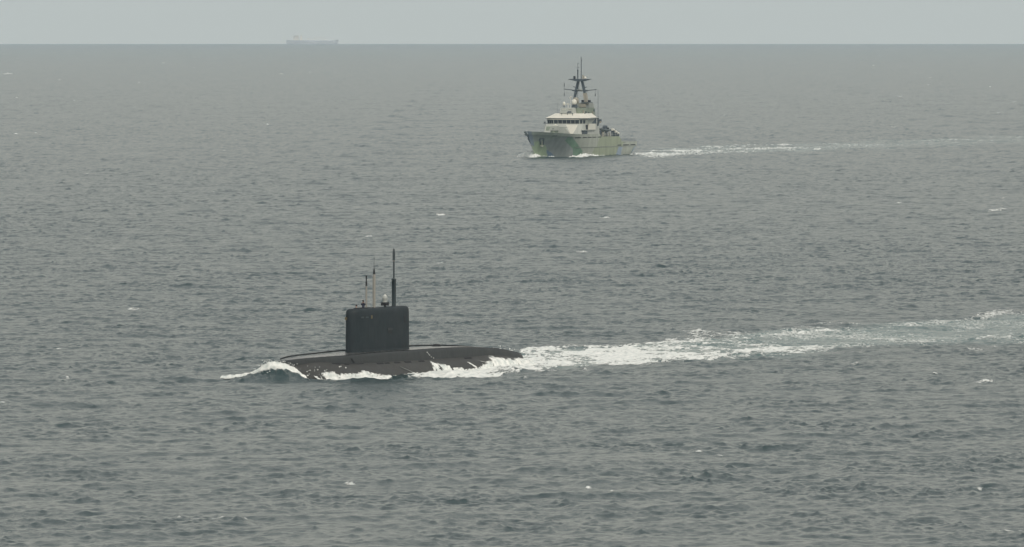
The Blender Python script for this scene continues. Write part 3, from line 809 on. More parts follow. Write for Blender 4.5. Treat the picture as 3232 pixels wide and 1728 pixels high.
# --- bow wave: white crest arched across the nose
def px_to_ab(px, py_top, py_bot):
    """place a crest point on the curve wrapped round the nose; returns local x, y and heights"""
    y = (px - 849) / 23.0
    for _ in range(30):
        x = 26.9 - (0.27 * y * y if y > 0 else 0.02 * y * y)
        y = (px - 849 - (27 - x) * 12.2) / 23.0
    D = SUBY + SUB_F[1] * x + SUB_P[1] * y
    wy = 32 + 31000 * 45.1 / D
    return x, y, (wy - py_top) * D / 31000, (wy - py_bot) * D / 31000
crest = [(694, 1189, 1191), (715, 1186, 1193), (745, 1185, 1190), (778, 1181, 1189), (806, 1168, 1178), (822, 1157, 1170), (840, 1148, 1163), (860, 1144, 1160), (880, 1146, 1161),
         (900, 1152, 1166), (918, 1158, 1176), (935, 1168, 1186), (950, 1180, 1193), (962, 1190, 1198), (970, 1197, 1200)]
st = []
for c in crest:
    x, y, zt, zb = px_to_ab(*c)
    nx, ny = (1.0, 0.0) if y <= 0 else (1.0 / math.hypot(1, 0.5 * y), 0.5 * y / math.hypot(1, 0.5 * y))
    st.append((x, y, zt + 0.05, zb - 0.05, nx, ny))
mb = MB()
ribbon(mb, st, [(0.55, -0.35), (0.48, 0.0), (0.36, 0.35), (0.2, 0.7), (0.0, 1.0), (-0.25, 0.95), (-0.5, 0.6), (-0.8, -0.1), (-1.1, -0.9)], amp=0.045, sub=14)
# spray drops thrown off the crest and flecks sliding down the smooth fore face
def drop_blob(mbd, x, y, z, r, fl=0.5):
    n = 6; mbd.lathe([(r * 0.3, -r * fl), (r, -r * 0.1 * fl), (r * 0.8, r * 0.4 * fl), (r * 0.2, r * fl)], (x, y, z), n)
for s in st[4:12]:
    for k in range(16):
        drop_blob(mb, s[0] + fr.uniform(-0.4, 0.3), s[1] + fr.uniform(-0.6, 0.6), s[2] + abs(fr.gauss(0, 0.13)), fr.uniform(0.02, 0.055), 1)
for k in range(26):
    y = fr.uniform(-1.6, 1.2); x = 29.5 + fr.uniform(-0.5, 0.6)
    drop_blob(mb, x, y, 1.55 * math.exp(-((x - 25.8) / 8.5) ** 2) * math.exp(-((y - 0.3) / 2.9) ** 2) + fr.uniform(0.0, 0.12), fr.uniform(0.04, 0.12), 0.5)
bw = mb.build('bow_wave', FOAMC, recalc=False); set_cover(bw)
bw.location = sub_root.location; bw.rotation_euler = sub_root.rotation_euler
setp(bw, 'white arched crest of water breaking over the black submarine nose', 'bow wave', None, 'stuff')

# --- foam heaped along the port side
def hull_y(x, z, off=0.0):
    r, zc = hull_rc(x); return math.sqrt(max(0.01, (r + off) ** 2 - (z - zc) ** 2))
mb = MB()
def heap(tab, out_tab, amp, step=0.12, floor=-0.55):
    rings = []; x = tab[0][0]; e = tab[-1][0]
    while x >= e:
        zt = lerp_tab([(-a, b) for a, b in tab], -x)[0]; yo = lerp_tab([(-a, b) for a, b in out_tab], -x)[0]
        zt += 0.09 * nz1(x * 3, 1.3) * min(1, max(0, zt + 0.3)) + 0.03 * nz1(x * 9, 9)
        zt = max(zt, floor + 0.05); ring = []
        for j in range(10):
            t = j / 9.0
            if t < 0.45:
                q = t / 0.45; z = zt + (max(floor + 0.15, zt * 0.25) - zt) * q
                y = hull_y(x, z, 0.05) + 0.10 * math.sin(math.pi * q)
            else:
                q = (t - 0.45) / 0.55; z0 = max(floor + 0.15, zt * 0.25); z = z0 + (floor - z0) * q ** 1.5
                y = hull_y(x, z0, 0.05) + yo * q
            n = nz1(x * 3 + 5, y * 3 + z * 2) + 0.6 * nz1(x * 9, z * 9 + y * 5)
            k = 0 if j == 0 else 1
            ring.append((x, y + amp * n * k + (0 if j else -0.08), z + amp * 0.7 * n * k))
        rings.append(ring); x -= step
    loft_cov(mb, rings, [0.22, 0.62, 0.95, 1, 1, 1, 1, 0.95, 0.7, 0.35])
heap([(21.3, -0.5), (20.8, 0.1), (20.4, 0.9), (19.6, 1.05), (18.4, 0.8), (16.5, 0.62), (14.0, 0.55), (12.0, 0.62), (10.5, 0.78), (9.3, 0.62), (7.5, 0.35), (5.5, 0.1), (3.4, -0.25), (2.4, -0.55)],
     [(21.3, 0.3), (19, 1.5), (12, 1.9), (8, 1.7), (4, 1.0), (2.4, 0.3)], 0.10)
heap([(1.6, -0.5), (0.8, 0.0), (-1, 0.12), (-3, 0.2), (-5, 0.1), (-7.4, 0.16), (-8.0, 1.2), (-8.5, 1.65), (-9.0, 1.3), (-10.0, 1.2), (-11, 0.9), (-12.2, 0.62), (-14, 0.35), (-16.6, 0.12), (-19, 0.3),
      (-21.5, 0.75), (-23.6, 1.15), (-24.6, 1.62), (-25.6, 1.42), (-28, 1.12), (-31, 1.0), (-34, 0.95), (-37, 0.75), (-39, 0.4)],
     [(1.6, 0.2), (-3, 1.2), (-8, 2.0), (-14, 2.2), (-22, 3.2), (-30, 3.0), (-39, 2.0)], 0.085)
# torn sheets and run-off clinging to the hull
def lick(x0, x1, z0, z1, w):
    n = 10; rings = []
    for i in range(n + 1):
        t = i / n; x = x0 + (x1 - x0) * t; z = z0 + (z1 - z0) * t; ww = w * (0.5 + 0.5 * t) * (1 + 0.3 * nz1(x * 5, z * 5))
        rings.append([(x + ww * 0.5, hull_y(x, z, 0.02), z), (x + ww * 0.25, hull_y(x, z, 0.09), z), (x - ww * 0.25, hull_y(x, z, 0.09), z), (x - ww * 0.5, hull_y(x, z, 0.02), z)])
    loft_cov(mb, rings, [0.3, 0.8, 0.8, 0.3])
lick(0.6, -2.4, 1.1, 0.1, 0.10); lick(-17.4, -18.9, 1.05, 0.2, 0.75); lick(-20.2, -22.6, 1.15, 0.7, 0.45); lick(21.8, 21.0, 0.65, 0.1, 0.8)
for k in range(34):
    x = fr.uniform(16.5, 24.0); z = fr.uniform(0.35, 1.75)
    if abs(x - 20.5) + abs(z - 1.0) * 1.5 > 3.0 and fr.random() < 0.7: continue
    drop_blob(mb, x, hull_y(x, z, 0.03), z, fr.uniform(0.04, 0.14), 0.7)
for x, z in ((-8.6, 2.3), (-8.9, 2.15), (-8.3, 2.5), (-9.3, 1.9), (-9.9, 1.75), (14.4, 1.5), (14.9, 1.45), (13.6, 1.3)):
    drop_blob(mb, x, max(hull_y(x, z, 0.04), 2.55), z, fr.uniform(0.07, 0.13), 0.7)
# foam on the far side showing past the stern, and the plume behind the tail
rings = []
for i in range(90):
    t = i / 89.0; x = -34.5 - 11 * t
    h = lerp_tab([(0, 0.9), (0.25, 1.5), (0.42, 1.2), (0.55, 1.9), (0.62, 1.5), (0.75, 0.9), (1, 0.2)], t)[0] * 0.9
    h += 0.12 * nz1(x * 5, 2) + 0.08 * nz1(x * 13, 4)
    rings.append([(x + 0.1 * nz1(x * 6, j), y, z + 0.09 * nz1(x * 6 + 3, j * 2.0)) for j, (y, z) in enumerate([(-8.5, -0.5), (-6.6, 0.3 * h), (-5.2, 0.75 * h), (-4.3, h), (-3.6, 0.8 * h), (-2.6, 0.35 * h), (-1.0, 0.1), (1.2, -0.4)])])
loft_cov(mb, rings, [0.4, 0.8, 0.9, 0.6, 0.9, 1, 0.9, 0.5])
for k in range(70):
    x = fr.gauss(-40.5, 1.6); drop_blob(mb, x, fr.gauss(-4.4, 0.5), 1.35 + abs(fr.gauss(0, 0.33)), fr.uniform(0.03, 0.08), 1)
hf = mb.build('side_foam', FOAMC, recalc=False); set_cover(hf)
hf.location = sub_root.location; hf.rotation_euler = sub_root.rotation_euler
setp(hf, 'white foam heaped and torn along the port side and stern of the black submarine', 'foam', None, 'stuff')
# ------------------------------------------------------------------ patrol ship (x forward, y port, z up, 0 = waterline)
def lin(c): return tuple(((v / 255 + 0.055) / 1.055) ** 2.4 if v > 10 else v / 255 / 12.92 for v in c)
def shade(c, k=1.0): return tuple(v * k for v in lin(c))
M_SLIGHT = paint('ship_light_grey_paint', (0.44, 0.46, 0.42), 0.55, var=0.07, scale=0.5)
M_SMID = paint('ship_mid_grey_paint', (0.27, 0.29, 0.26), 0.55, var=0.10, scale=0.5)
M_SWHITE = paint('ship_white_paint', (0.68, 0.67, 0.59), 0.5, var=0.06, scale=0.5)
M_SDARK = paint('ship_dark_grey_paint', (0.058, 0.076, 0.090), 0.6)
M_SDECK = paint('ship_deck_paint', (0.15, 0.17, 0.15), 0.8)
M_SGREEN = paint('ship_grey_green_paint', (0.22, 0.26, 0.20), 0.6, var=0.12)
M_GLASS = paint('bridge_glass', (0.02, 0.025, 0.03), 0.12, var=0.05)
M_RUB = paint('boat_tube_grey', (0.10, 0.12, 0.12), 0.7)
M_DIRTY = paint('stained_beige', (0.33, 0.31, 0.25), 0.7, var=0.2)

ship = empty('patrol_ship', (SHIPX, SHIPY, drop(SHIPX, SHIPY)), math.atan2(SH_F[1], SH_F[0]))
setp(ship, 'grey patrol ship in green and blue dazzle camouflage, tall dark mast, heading left', 'patrol ship')
def SB(b, name, mat, parent=ship): return b.build(name, mat, parent)

HT = [(-39.75, 6.3, 5.5, 4.15), (-34, 6.6, 6.1, 4.15), (-26, 6.8, 6.5, 4.15), (-25.2, 6.8, 6.5, 4.2), (-24.0, 6.8, 6.5, 5.0), (-22.6, 6.8, 6.55, 5.95), (-7.0, 6.8, 6.6, 5.95),
      (-5.6, 6.8, 6.6, 6.85), (0, 6.8, 6.4, 6.85), (10, 6.8, 5.5, 6.92), (20, 6.35, 3.6, 7.2), (26, 5.5, 2.1, 7.45), (32, 4.0, 0.9, 7.75), (36, 2.5, 0.35, 7.95), (38.6, 1.0, 0.12, 8.08), (39.75, 0.12, 0.02, 8.15)]
def hull_pt(xt, v):
    """port-side point: xt = station measured at the top edge, v = 0 waterline .. 1 top, below 0 under water"""
    yd, yw, zt = lerp_tab(HT, xt)
    u = (xt + 39.75) / 79.5
    xw = -36.2 + (32.0 + 36.2) * u
    p = 1.0 + 0.7 * max(0, (xt - 5) / 34.0)
    vv = max(v, 0.0)
    y = yw + (yd - yw) * vv ** p
    if v < 0: y = yw * (1 + v * 0.8)
    z = zt * v if v >= 0 else v * 4.0
    x = xw + (xt - xw) * vv ** 0.9 if v >= 0 else xw
    if xt < -24: x = xt if v > 0.62 else (xw if v < 0 else xw + (xt - xw) * (v / 0.62))
    if xt < -24 and xt > -39.7:
        k = (xt + 24) / -15.75; x = xt * (1 - k) + x * k if v < 0.62 else xt
    return (x, y, z)
def ship_px(x, y, z):
    X = SHIPX + SH_F[0] * x + SH_P[0] * y; Y = SHIPY + SH_F[1] * x + SH_P[1] * y
    Z = drop(SHIPX, SHIPY) + z - CAMH
    cp, sp = math.cos(PITCH), math.sin(PITCH); f = Y * cp - Z * sp; u = Y * sp + Z * cp
    return 1616 + FPX * X / f, 864 - FPX * u / f
def inpoly(px, py, P):
    c = False; j = len(P) - 1
    for i in range(len(P)):
        if (P[i][1] > py) != (P[j][1] > py) and px < (P[j][0] - P[i][0]) * (py - P[i][1]) / (P[j][1] - P[i][1]) + P[i][0]: c = not c
        j = i
    return c
def cz(*pts): return [(1600 + a / 3.825, 160 + b / 3.825) for a, b in pts]
CAMO = [  # painted shapes, read off the port side; later entries lie over earlier ones
    (cz((180, 900), (735, 1003), (790, 1040), (912, 1212), (905, 1330), (150, 1330)), (113, 122, 118)),
    (cz((180, 900), (735, 1003), (745, 1030), (560, 1060), (420, 1110), (345, 1150), (240, 1100)), (118, 131, 118)),
    (cz((300, 1120), (380, 1090), (470, 1150), (490, 1215), (520, 1330), (330, 1330)), (121, 143, 104)),
    (cz((180, 900), (292, 960), (310, 1040), (332, 1160), (270, 1130)), (97, 115, 130)),
    (cz((478, 1200), (540, 1235), (610, 1330), (500, 1330)), (74, 103, 128)),
    (cz((735, 1040), (790, 1048), (912, 1212), (905, 1280), (795, 1280), (800, 1190), (700, 1090)), (84, 122, 92)),
    (cz((1130, 1000), (1500, 1000), (1400, 1130), (1392, 1165), (1362, 1300), (1000, 1300), (1060, 1172), (1085, 1165)), (146, 160, 121)),
    (cz((1350, 1163), (1396, 1163), (1382, 1210), (1372, 1300), (1300, 1300)), (104, 126, 148)),
    (cz((1520, 1180), (1560, 1150), (1580, 1280), (1480, 1280)), (96, 118, 130)),
]
BASEC = (160, 165, 154)
def camo(px, py):
    c = BASEC
    for P, col in CAMO:
        if inpoly(px, py, P): c = col
    return c
xs_ = []
x = 39.75
while x > -39.76:
    xs_.append(x); x -= 0.42 if x < 36 else 0.22
xs_ = sorted(set(xs_ + [-39.75, -25.2, -25.19, -5.6, -7.0, -22.6]), reverse=True)
VS = [-0.45, -0.15] + [i / 30 for i in range(31)]
def build_ship_hull():
    v = []; f = []; cols = []
    nV = len(VS)
    for s in (1, -1):
        base = len(v)
        for xt in xs_:
            for q in VS:
                p = hull_pt(xt, q); v.append((p[0], s * p[1], p[2]))
        for i in range(len(xs_) - 1):
            for j in range(nV - 1):
                a = base + i * nV + j; quad = (a, a + 1, a + nV + 1, a + nV)
                f.append(quad if s < 0 else quad[::-1])
                cx = [sum(v[k][m] for k in quad) / 4 for m in range(3)]
                cols.append(camo(*ship_px(cx[0], abs(cx[1]), cx[2])))
    n1 = len(xs_) * nV
    for j in range(nV - 1):                         # transom
        a = (len(xs_) - 1) * nV + j; f.append((a, a + 1, n1 + a + 1, n1 + a)); cols.append(BASEC)
    me = bpy.data.meshes.new('hull'); me.from_pydata(v, [], f)
    at = me.color_attributes.new('paint', 'FLOAT_COLOR', 'CORNER')
    k = 0
    arr = []
    for fi, poly in enumerate(f):
        c = shade(cols[fi], 1.14 if cols[fi] == BASEC else 1.0)
        if cols[fi] != BASEC:            # tints greyed; dark ones brightened in the colour to offset the underlit bow flare
            g_ = sum(c) / 3; dk = 1.85 if g_ < 0.26 else 1.15
            c = [(v_ * 0.60 + g_ * 0.40) * dk for v_ in c]
        arr += [c[0], c[1], c[2], 1.0] * 4
    at.data.foreach_set('color', arr)
    m, N, L, o = nmat('dazzle_paint')
    p = N.new('ShaderNodeBsdfPrincipled'); p.inputs['Roughness'].default_value = 0.5
    ca = N.new('ShaderNodeAttribute'); ca.attribute_name = 'paint'
    tc = N.new('ShaderNodeTexCoord'); mp = N.new('ShaderNodeMapping'); mp.inputs['Scale'].default_value = (0.9, 0.9, 0.25)
    L.new(tc.outputs['Object'], mp.inputs[0])
    nz = N.new('ShaderNodeTexNoise'); nz.inputs['Scale'].default_value = 0.7; nz.inputs['Detail'].default_value = 6
    L.new(mp.outputs[0], nz.inputs['Vector'])
    mr = N.new('ShaderNodeMapRange'); mr.inputs[1].default_value = 0.3; mr.inputs[2].default_value = 0.7
    mr.inputs[3].default_value = 0.84; mr.inputs[4].default_value = 1.12
    L.new(nz.outputs[0], mr.inputs[0])
    mul = N.new('ShaderNodeVectorMath'); mul.operation = 'SCALE'
    L.new(ca.outputs['Color'], mul.inputs[0]); L.new(mr.outputs[0], mul.inputs['Scale'])
    L.new(mul.outputs[0], p.inputs['Base Color']); L.new(p.outputs[0], o.inputs[0])
    me.materials.append(m); me.polygons.foreach_set('use_smooth', [True] * len(f)); me.update()
    ob = bpy.data.objects.new('hull', me); COL.objects.link(ob); ob.parent = ship
    return ob
shull = build_ship_hull()
# decks inside the bulwarks
b = MB()
for x0, x1, dz in ((39.0, -5.5, 0.9), (-5.6, -22.6, 0.02), (-22.6, -39.7, 1.3)):
    n = 30; L_ = []; R_ = []
    for i in range(n + 1):
        x = x0 + (x1 - x0) * i / n; yd, yw, zt = lerp_tab(HT, x)
        z = (zt - dz) if dz != 1.3 else 2.85
        L_.append((x - 0.1, yd - 0.12, z)); R_.append((x - 0.1, -yd + 0.12, z))
    vs_ = L_ + R_; b.add(vs_, [(i, i + 1, n + 2 + i, n + 1 + i) for i in range(n)])
b.build('deck', M_SDECK, ship, recalc=False)
# rubbing strake, gunwale, scuppers, freeing ports
def strip_on_hull(x0, x1, z, h, off, name, mat, parent=shull, n=None, both=True):
    n = n or max(2, int(abs(x1 - x0) / 1.2))
    for s in ((1, -1) if both else (1,)):
        b = MB(); rings = []
        for i in range(n + 1):
            xt = x0 + (x1 - x0) * i / n; zt = lerp_tab(HT, xt)[2]
            a = hull_pt(xt, (z - h / 2) / zt); c = hull_pt(xt, (z + h / 2) / zt)
            rings.append([(a[0], s * (a[1] - 0.1), a[2]), (a[0], s * (a[1] + off), a[2]), (c[0], s * (c[1] + off), c[2]), (c[0], s * (c[1] - 0.1), c[2])])
        b.loft(rings, smooth=False); b.build(name, mat, parent)
strip_on_hull(14.5, -39.6, 2.8, 0.16, 0.10, 'rubbing_strake', M_SMID)
for a, c in ((10.6, 6.6), (4.9, 1.6), (0.9, -2.4), (-3.2, -6.6), (-7.8, -11.0)):
    strip_on_hull(a + 4.2, c + 4.2, 5.86, 0.24, 0.035, 'scupper', M_BLACK)
for a, c in ((-22.0, -24.6), (-26.3, -31.8), (-33.4, -38.4)):
    strip_on_hull(a, c, 3.12, 0.28, 0.035, 'freeing_port', M_BLACK)
strip_on_hull(29.0, 26.6, 6.6, 0.22, 0.03, 'bow_lettering', M_SDARK)  # dark bar standing in for unreadable lettering on the bow
# aft bulwark rail
strip_on_hull(-25.3, -39.7, 4.15, 0.12, 0.06, 'bulwark_rail', M_SLIGHT)
# anchor in its pocket, each bow
for s in (1, -1):
    a = hull_pt(33.6, 0.50); c = hull_pt(34.6, 0.72); d = hull_pt(32.7, 0.72)
    b = MB()
    P = lambda q, o: (q[0] + 0.1, s * (q[1] + o), q[2])
    b.path([P(hull_pt(35.2, 0.72), 0.12), P(hull_pt(35.1, 0.50), 0.25)], 0.14, 8)
    b.path([P(hull_pt(33.2, 0.72), 0.12), P(hull_pt(33.6, 0.50), 0.25)], 0.14, 8)
    b.path([P(hull_pt(35.2, 0.74), 0.12), P(hull_pt(33.2, 0.74), 0.12)], 0.12, 8)
    b.build('anchor_recess', M_SDARK, shull)
    b = MB(); b.path([P(hull_pt(34.2, 0.62), 0.3), P(hull_pt(34.3, 0.44), 0.35)], 0.12, 8)
    b.path([P(hull_pt(35.0, 0.45), 0.3), P(hull_pt(34.3, 0.42), 0.36), P(hull_pt(33.6, 0.45), 0.3)], 0.14, 8)
    b.build('anchor', M_SWHITE if s > 0 else M_SMID, shull)

# ---- superstructure
W = 6.72
sup = MB()
sup.prism([(10.9, -6.0), (10.9, 6.0), (9.2, 6.6), (-5.7, W), (-5.7, -W), (9.2, -6.6)], 5.9, 9.95,
          [(9.4, -5.4), (9.4, 5.4), (8.0, 6.3), (-5.7, W - 0.15), (-5.7, -W + 0.15), (8.0, -6.3)])
sup = SB(sup, 'superstructure', M_SLIGHT)
def P2(name, mat, b): return b.build(name, mat, sup)
# dazzle triangle and shapes on the front screen (paint sheets a few mm proud)
def front_panel(pts, mat, name='painted_panel', off=0.03):
    b = MB(); vs_ = []
    for y, z in pts:
        x = 10.9 - (z - 5.9) / 4.05 * 1.5 + off; vs_.append((x, y, z))
    n = len(vs_); b.add(vs_ + [(p[0] - off - 0.02, p[1], p[2]) for p in vs_], [tuple(range(n))] + [(i, (i + 1) % n, n + (i + 1) % n, n + i) for i in range(n)])
    P2(name, mat, b)
front_panel([(1.2, 9.9), (5.3, 9.9), (4.6, 8.2), (3.9, 7.0), (3.2, 7.0)], M_SWHITE)
front_panel([(-5.2, 9.3), (-5.2, 8.0), (-3.8, 8.0), (-1.0, 9.3)], M_SGREEN)
front_panel([(-5.2, 7.9), (-5.2, 7.2), (-3.2, 7.2), (-3.2, 7.9)], M_SLIGHT)
front_panel([(-1.8, 9.2), (0.9, 9.2), (3.0, 7.0), (-3.0, 7.0)], M_SMID)
b = MB(); b.box(9.2, 9.75, -3.0, 2.4, 9.0, 9.12); P2('front_ledge', M_SDARK, b)
# side door, opening below it, bulwark of the side deck
b = MB(); b.box(4.5, 5.6, 6.35, 6.70, 8.0, 9.75); P2('side_door', M_BLACK, b)
b = MB(); b.box(4.9, 9.0, 6.2, 6.70, 6.95, 8.1); P2('side_opening', M_SDARK, b)
b = MB(); b.box(-0.5, 9.4, 6.45, 6.98, 8.1, 8.3); P2('side_ledge', M_SLIGHT, b)
b = MB(); b.box(-1.6, 3.9, 6.35, 6.95, 8.3, 10.1); P2('wing_bulwark', M_SWHITE, b)
# wheelhouse
wh = MB()
wpl = [(5.6, -4.3), (5.6, 4.3), (4.6, 6.75), (-3.2, 6.4), (-3.2, -6.4), (4.6, -6.75)]
def grow(pl, k, cx=0.0): return [(cx + (x - cx) * k, y * k) for x, y in pl]
wh.prism(wpl, 9.95, 11.75, grow(wpl, 1.03))
wh = wh.build('wheelhouse', M_SMID, ship)
def P3(name, mat, b): return b.build(name, mat, wh)
b = MB(); b.prism(grow(wpl, 1.085), 11.72, 11.86, grow(wpl, 1.085)); P3('roof_eave', M_SDARK, b)
top = [(3.6, -3.6), (3.6, 3.6), (2.6, 5.0), (-3.6, 4.9), (-3.6, -4.9), (2.6, -5.0)]
b = MB(); b.prism(grow(wpl, 1.09), 11.863, 13.3, top); roof = P3('roof', M_SWHITE, b)
for y_, x_, h in ((-2.0, 4.6, 0.5), (-0.2, 4.4, 0.75), (1.6, 4.6, 0.45), (0.2, 3.7, 1.1), (5.0, 2.7, 0.5)):
    b = MB(); b.cyl((x_, y_, 12.2), (x_, y_, 12.75 + h), 0.07, n=8); b.lathe([(0.02, -0.15), (0.17, -0.05), (0.17, 0.15), (0.02, 0.22)], (x_, y_, 12.75 + h), 10); b.build('searchlight', M_SDARK, roof)
# window panes with white visor strips
def face_pt(i, t, z, off):
    a = grow(wpl, 1 + 0.03 * (z - 9.95) / 1.8); p, q = a[i], a[(i + 1) % 6]
    dx, dy = q[0] - p[0], q[1] - p[1]; l = math.hypot(dx, dy); nx, ny = dy / l, -dx / l
    return (p[0] + dx * t + nx * off, p[1] + dy * t + ny * off, z)
def pane(i, t0, t1, z0, z1, mat, name, off=0.03, parent=None):
    b = MB(); o_ = [face_pt(i, t0, z0, off), face_pt(i, t1, z0, off), face_pt(i, t1, z1, off), face_pt(i, t0, z1, off)]
    n_ = [face_pt(i, t0, z0, -0.05), face_pt(i, t1, z0, -0.05), face_pt(i, t1, z1, -0.05), face_pt(i, t0, z1, -0.05)]
    b.add(o_ + n_, [(0, 1, 2, 3), (7, 6, 5, 4), (0, 4, 5, 1), (1, 5, 6, 2), (2, 6, 7, 3), (3, 7, 4, 0)])
    return b.build(name, mat, wh)
for k in range(6): pane(0, 0.02 + k * 0.163, 0.02 + k * 0.163 + 0.142, 10.16, 11.28, M_GLASS, 'window')
for k in range(3): pane(5, 0.06 + k * 0.31, 0.06 + k * 0.31 + 0.26, 10.16, 11.28, M_GLASS, 'window')
for k in range(2): pane(1, 0.06 + k * 0.35, 0.06 + k * 0.35 + 0.26, 10.16, 11.28, M_GLASS, 'window')
for i, t0, t1 in ((0, 0.0, 0.99), (5, 0.02, 0.98)): pane(i, t0, t1, 11.38, 11.62, M_SWHITE, 'visor_strip', off=0.10)
b = MB(); b.prism(grow(wpl, 1.01), 9.97, 10.13); P3('window_sill', M_SLIGHT, b)
# recess on the side abaft the wheelhouse: panel coloured dark for the alcove's shade, roof plate, end post
b = MB(); b.box(-3.15, 3.9, 6.2, 6.62, 10.1, 11.8); P3('recess_shade_panel', M_SDARK, b)
b = MB(); b.box(-4.4, 3.6, 5.9, 7.1, 11.9, 12.05); P3('wing_roof', M_SLIGHT, b)
b = MB(); b.box(-4.3, -3.9, 6.6, 7.0, 9.4, 11.88); P3('wing_post', M_SDARK, b)
b = MB(); b.box(4.7, 5.5, -8.0, -6.9, 10.1, 10.22); b.lathe([(0.02, 0), (0.28, 0.1), (0.28, 0.4), (0.02, 0.5)], (5.1, -7.5, 10.25), 10); P3('pelorus', M_SDARK, b)
# director house, after deckhouse, funnel
b = MB(); b.box(1.0, 4.0, -2.9, 1.5, 13.3, 15.1, tx=0.2, ty=0.25); dh = b.build('upper_deckhouse', M_SLIGHT, ship)
b = MB(); b.box(3.72, 4.0, -0.3, 1.0, 13.5, 14.0); b.build('deckhouse_vent', M_SDARK, dh)
b = MB(); b.box(3.80, 3.98, -2.2, -0.9, 14.45, 14.6); b.build('window_visor', M_SWHITE, dh)
b = MB(); b.box(3.80, 3.98, 0.0, 1.1, 14.45, 14.6); b.build('window_visor', M_DIRTY, dh)
b = MB(); b.box(-12.0, 1.0, -3.0, 3.1, 9.9, 15.0, tx=0.5, ty=0.3); ah = b.build('after_deckhouse', M_SGREEN, ship)
b = MB(); b.box(-11.6, -5.0, -1.3, 2.6, 14.9, 16.6, tx=0.3, ty=0.25); b.build('mast_house', M_SMID, ah)
b = MB(); b.box(-4.9, -4.6, 0.2, 2.4, 15.2, 16.2); b.build('locker', M_DIRTY, ah)
for x_, z0, z1, mt in ((-1.2, 12.2, 14.3, M_DIRTY), (-3.4, 12.1, 14.0, M_SDARK), (-6.0, 12.3, 13.6, M_SDARK), (-9.2, 12.2, 13.9, M_DIRTY), (-10.6, 13.8, 14.5, M_SDARK)):
    b = MB(); b.box(x_ - 0.25, x_ + 0.25, 2.9, 3.12, z0, z1); b.build('side_pipe', mt, ah)
b = MB(); b.box(-13.6, -9.6, -3.6, 3.6, 5.9, 11.8, tx=0.3, ty=0.3); b.build('funnel_casing', M_SLIGHT, ship)
# signal platform with dark searchlights
b = MB(); b.box(-6.8, -4.4, 1.0, 3.9, 16.6, 16.75); pl_ = b.build('signal_platform', M_SDARK, ah)
for y_ in (1.3, 3.5):
    b = MB(); b.box(-5.4, -4.7, y_ - 0.35, y_ + 0.35, 16.8, 17.45); b.build('signal_lamp', M_BLACK, pl_)
# domes
def dome(x, y, z0, r, h, mat, name='radar_dome'):
    b = MB(); b.cyl((x, y, z0 - 0.9), (x, y, z0 + 0.05), r * 0.35, n=10); st_ = b.build('dome_stand', M_SDARK, ship)
    b = MB(); b.lathe([(r * 0.75, 0), (r * 0.98, 0.12 * h), (r, 0.45 * h), (r * 0.93, 0.68 * h), (r * 0.72, 0.86 * h), (r * 0.4, 0.96 * h), (0.02, h)], (x, y, z0), 24); b.build(name, mat, st_)
dome(1.5, -2.45, 15.8, 0.45, 1.15, M_SWHITE)
dome(0.0, 0.35, 16.05, 0.82, 1.65, M_SWHITE)
dome(-2.6, -0.1, 16.3, 0.95, 2.0, M_DIRTY)
b = MB(); b.box(0.4, 0.8, -1.9, -1.0, 16.1, 16.35); b.cyl((0.6, -1.45, 15.0), (0.6, -1.45, 16.1), 0.08); b.build('radar_bar', M_SWHITE, ship)
b = MB(); b.cyl((-1.5, -1.7, 18.0), (-1.5, -1.2, 18.6), 0.18, n=8); b.cyl((-1.5, -1.5, 15.0), (-1.5, -1.45, 18.2), 0.06); b.build('small_aerial', M_SWHITE, ship)
b = MB(); b.box(-0.3, 1.2, 0.4, 1.3, 15.0, 15.9); b.build('dome_base', M_SDARK, ship)

# ---- A-frame mast
mx = -6.15
def bar(b, p, q, w, d):
    """rectangular bar from p to q"""
    p, q = Vector(p), Vector(q); dr = (q - p).normalized(); side = dr.cross(Vector((1, 0, 0))).normalized()
    fx = Vector((1, 0, 0)); vs_ = []
    for c in (p, q):
        for a_, e_ in ((-1, -1), (1, -1), (1, 1), (-1, 1)): vs_.append(c + side * (a_ * w / 2) + fx * (e_ * d / 2))
    b.add(vs_, [(3, 2, 1, 0), (4, 5, 6, 7), (0, 1, 5, 4), (1, 2, 6, 5), (2, 3, 7, 6), (3, 0, 4, 7)])
b = MB(); b.box(mx - 1.2, mx + 1.2, -1.05, 1.05, 23.3, 23.75)
b.hexa([(mx - 0.6, -1.0, 23.3), (mx + 0.6, -1.0, 23.3), (mx + 0.6, -1.0, 23.5), (mx - 0.6, -1.0, 23.5), (mx - 0.9, -3.6, 23.85), (mx + 0.9, -3.6, 23.85), (mx + 0.9, -3.6, 24.0), (mx - 0.9, -3.6, 24.0)])
b.prism([(mx - 1.3, -1.1), (mx + 1.3, -1.1), (mx + 1.3, 1.1), (mx - 1.3, 1.1)], 23.3, 24.02, [(mx - 1.3, -3.6), (mx + 1.3, -3.6), (mx + 1.3, 3.6), (mx - 1.3, 3.6)])
mast = SB(b, 'mast', M_SDARK)
def P4(name, mat, b): return b.build(name, mat, mast)
for s, mat in ((-1, M_SDARK), (1, M_SDARK)):
    b = MB(); bar(b, (mx, s * 0.62, 23.4), (mx, s * 1.55, 19.6), 0.62, 0.9)
    if s < 0: bar(b, (mx, s * 1.55, 19.6), (mx, s * 2.45, 15.0), 0.62, 0.9)
    P4('mast_leg', mat, b)
b = MB(); bar(b, (mx, 1.58, 19.6), (mx, 2.3, 15.8), 0.95, 1.2); P4('mast_leg', M_DIRTY, b)
b = MB(); bar(b, (mx, -5.5, 20.85), (mx, -1.6, 20.45), 0.20, 0.35); bar(b, (mx, 5.5, 20.75), (mx, 1.6, 20.3), 0.22, 0.35)
bar(b, (mx, -2.6, 20.42), (mx, 2.6, 20.3), 0.42, 0.5); P4('yardarm', M_SDARK, b)
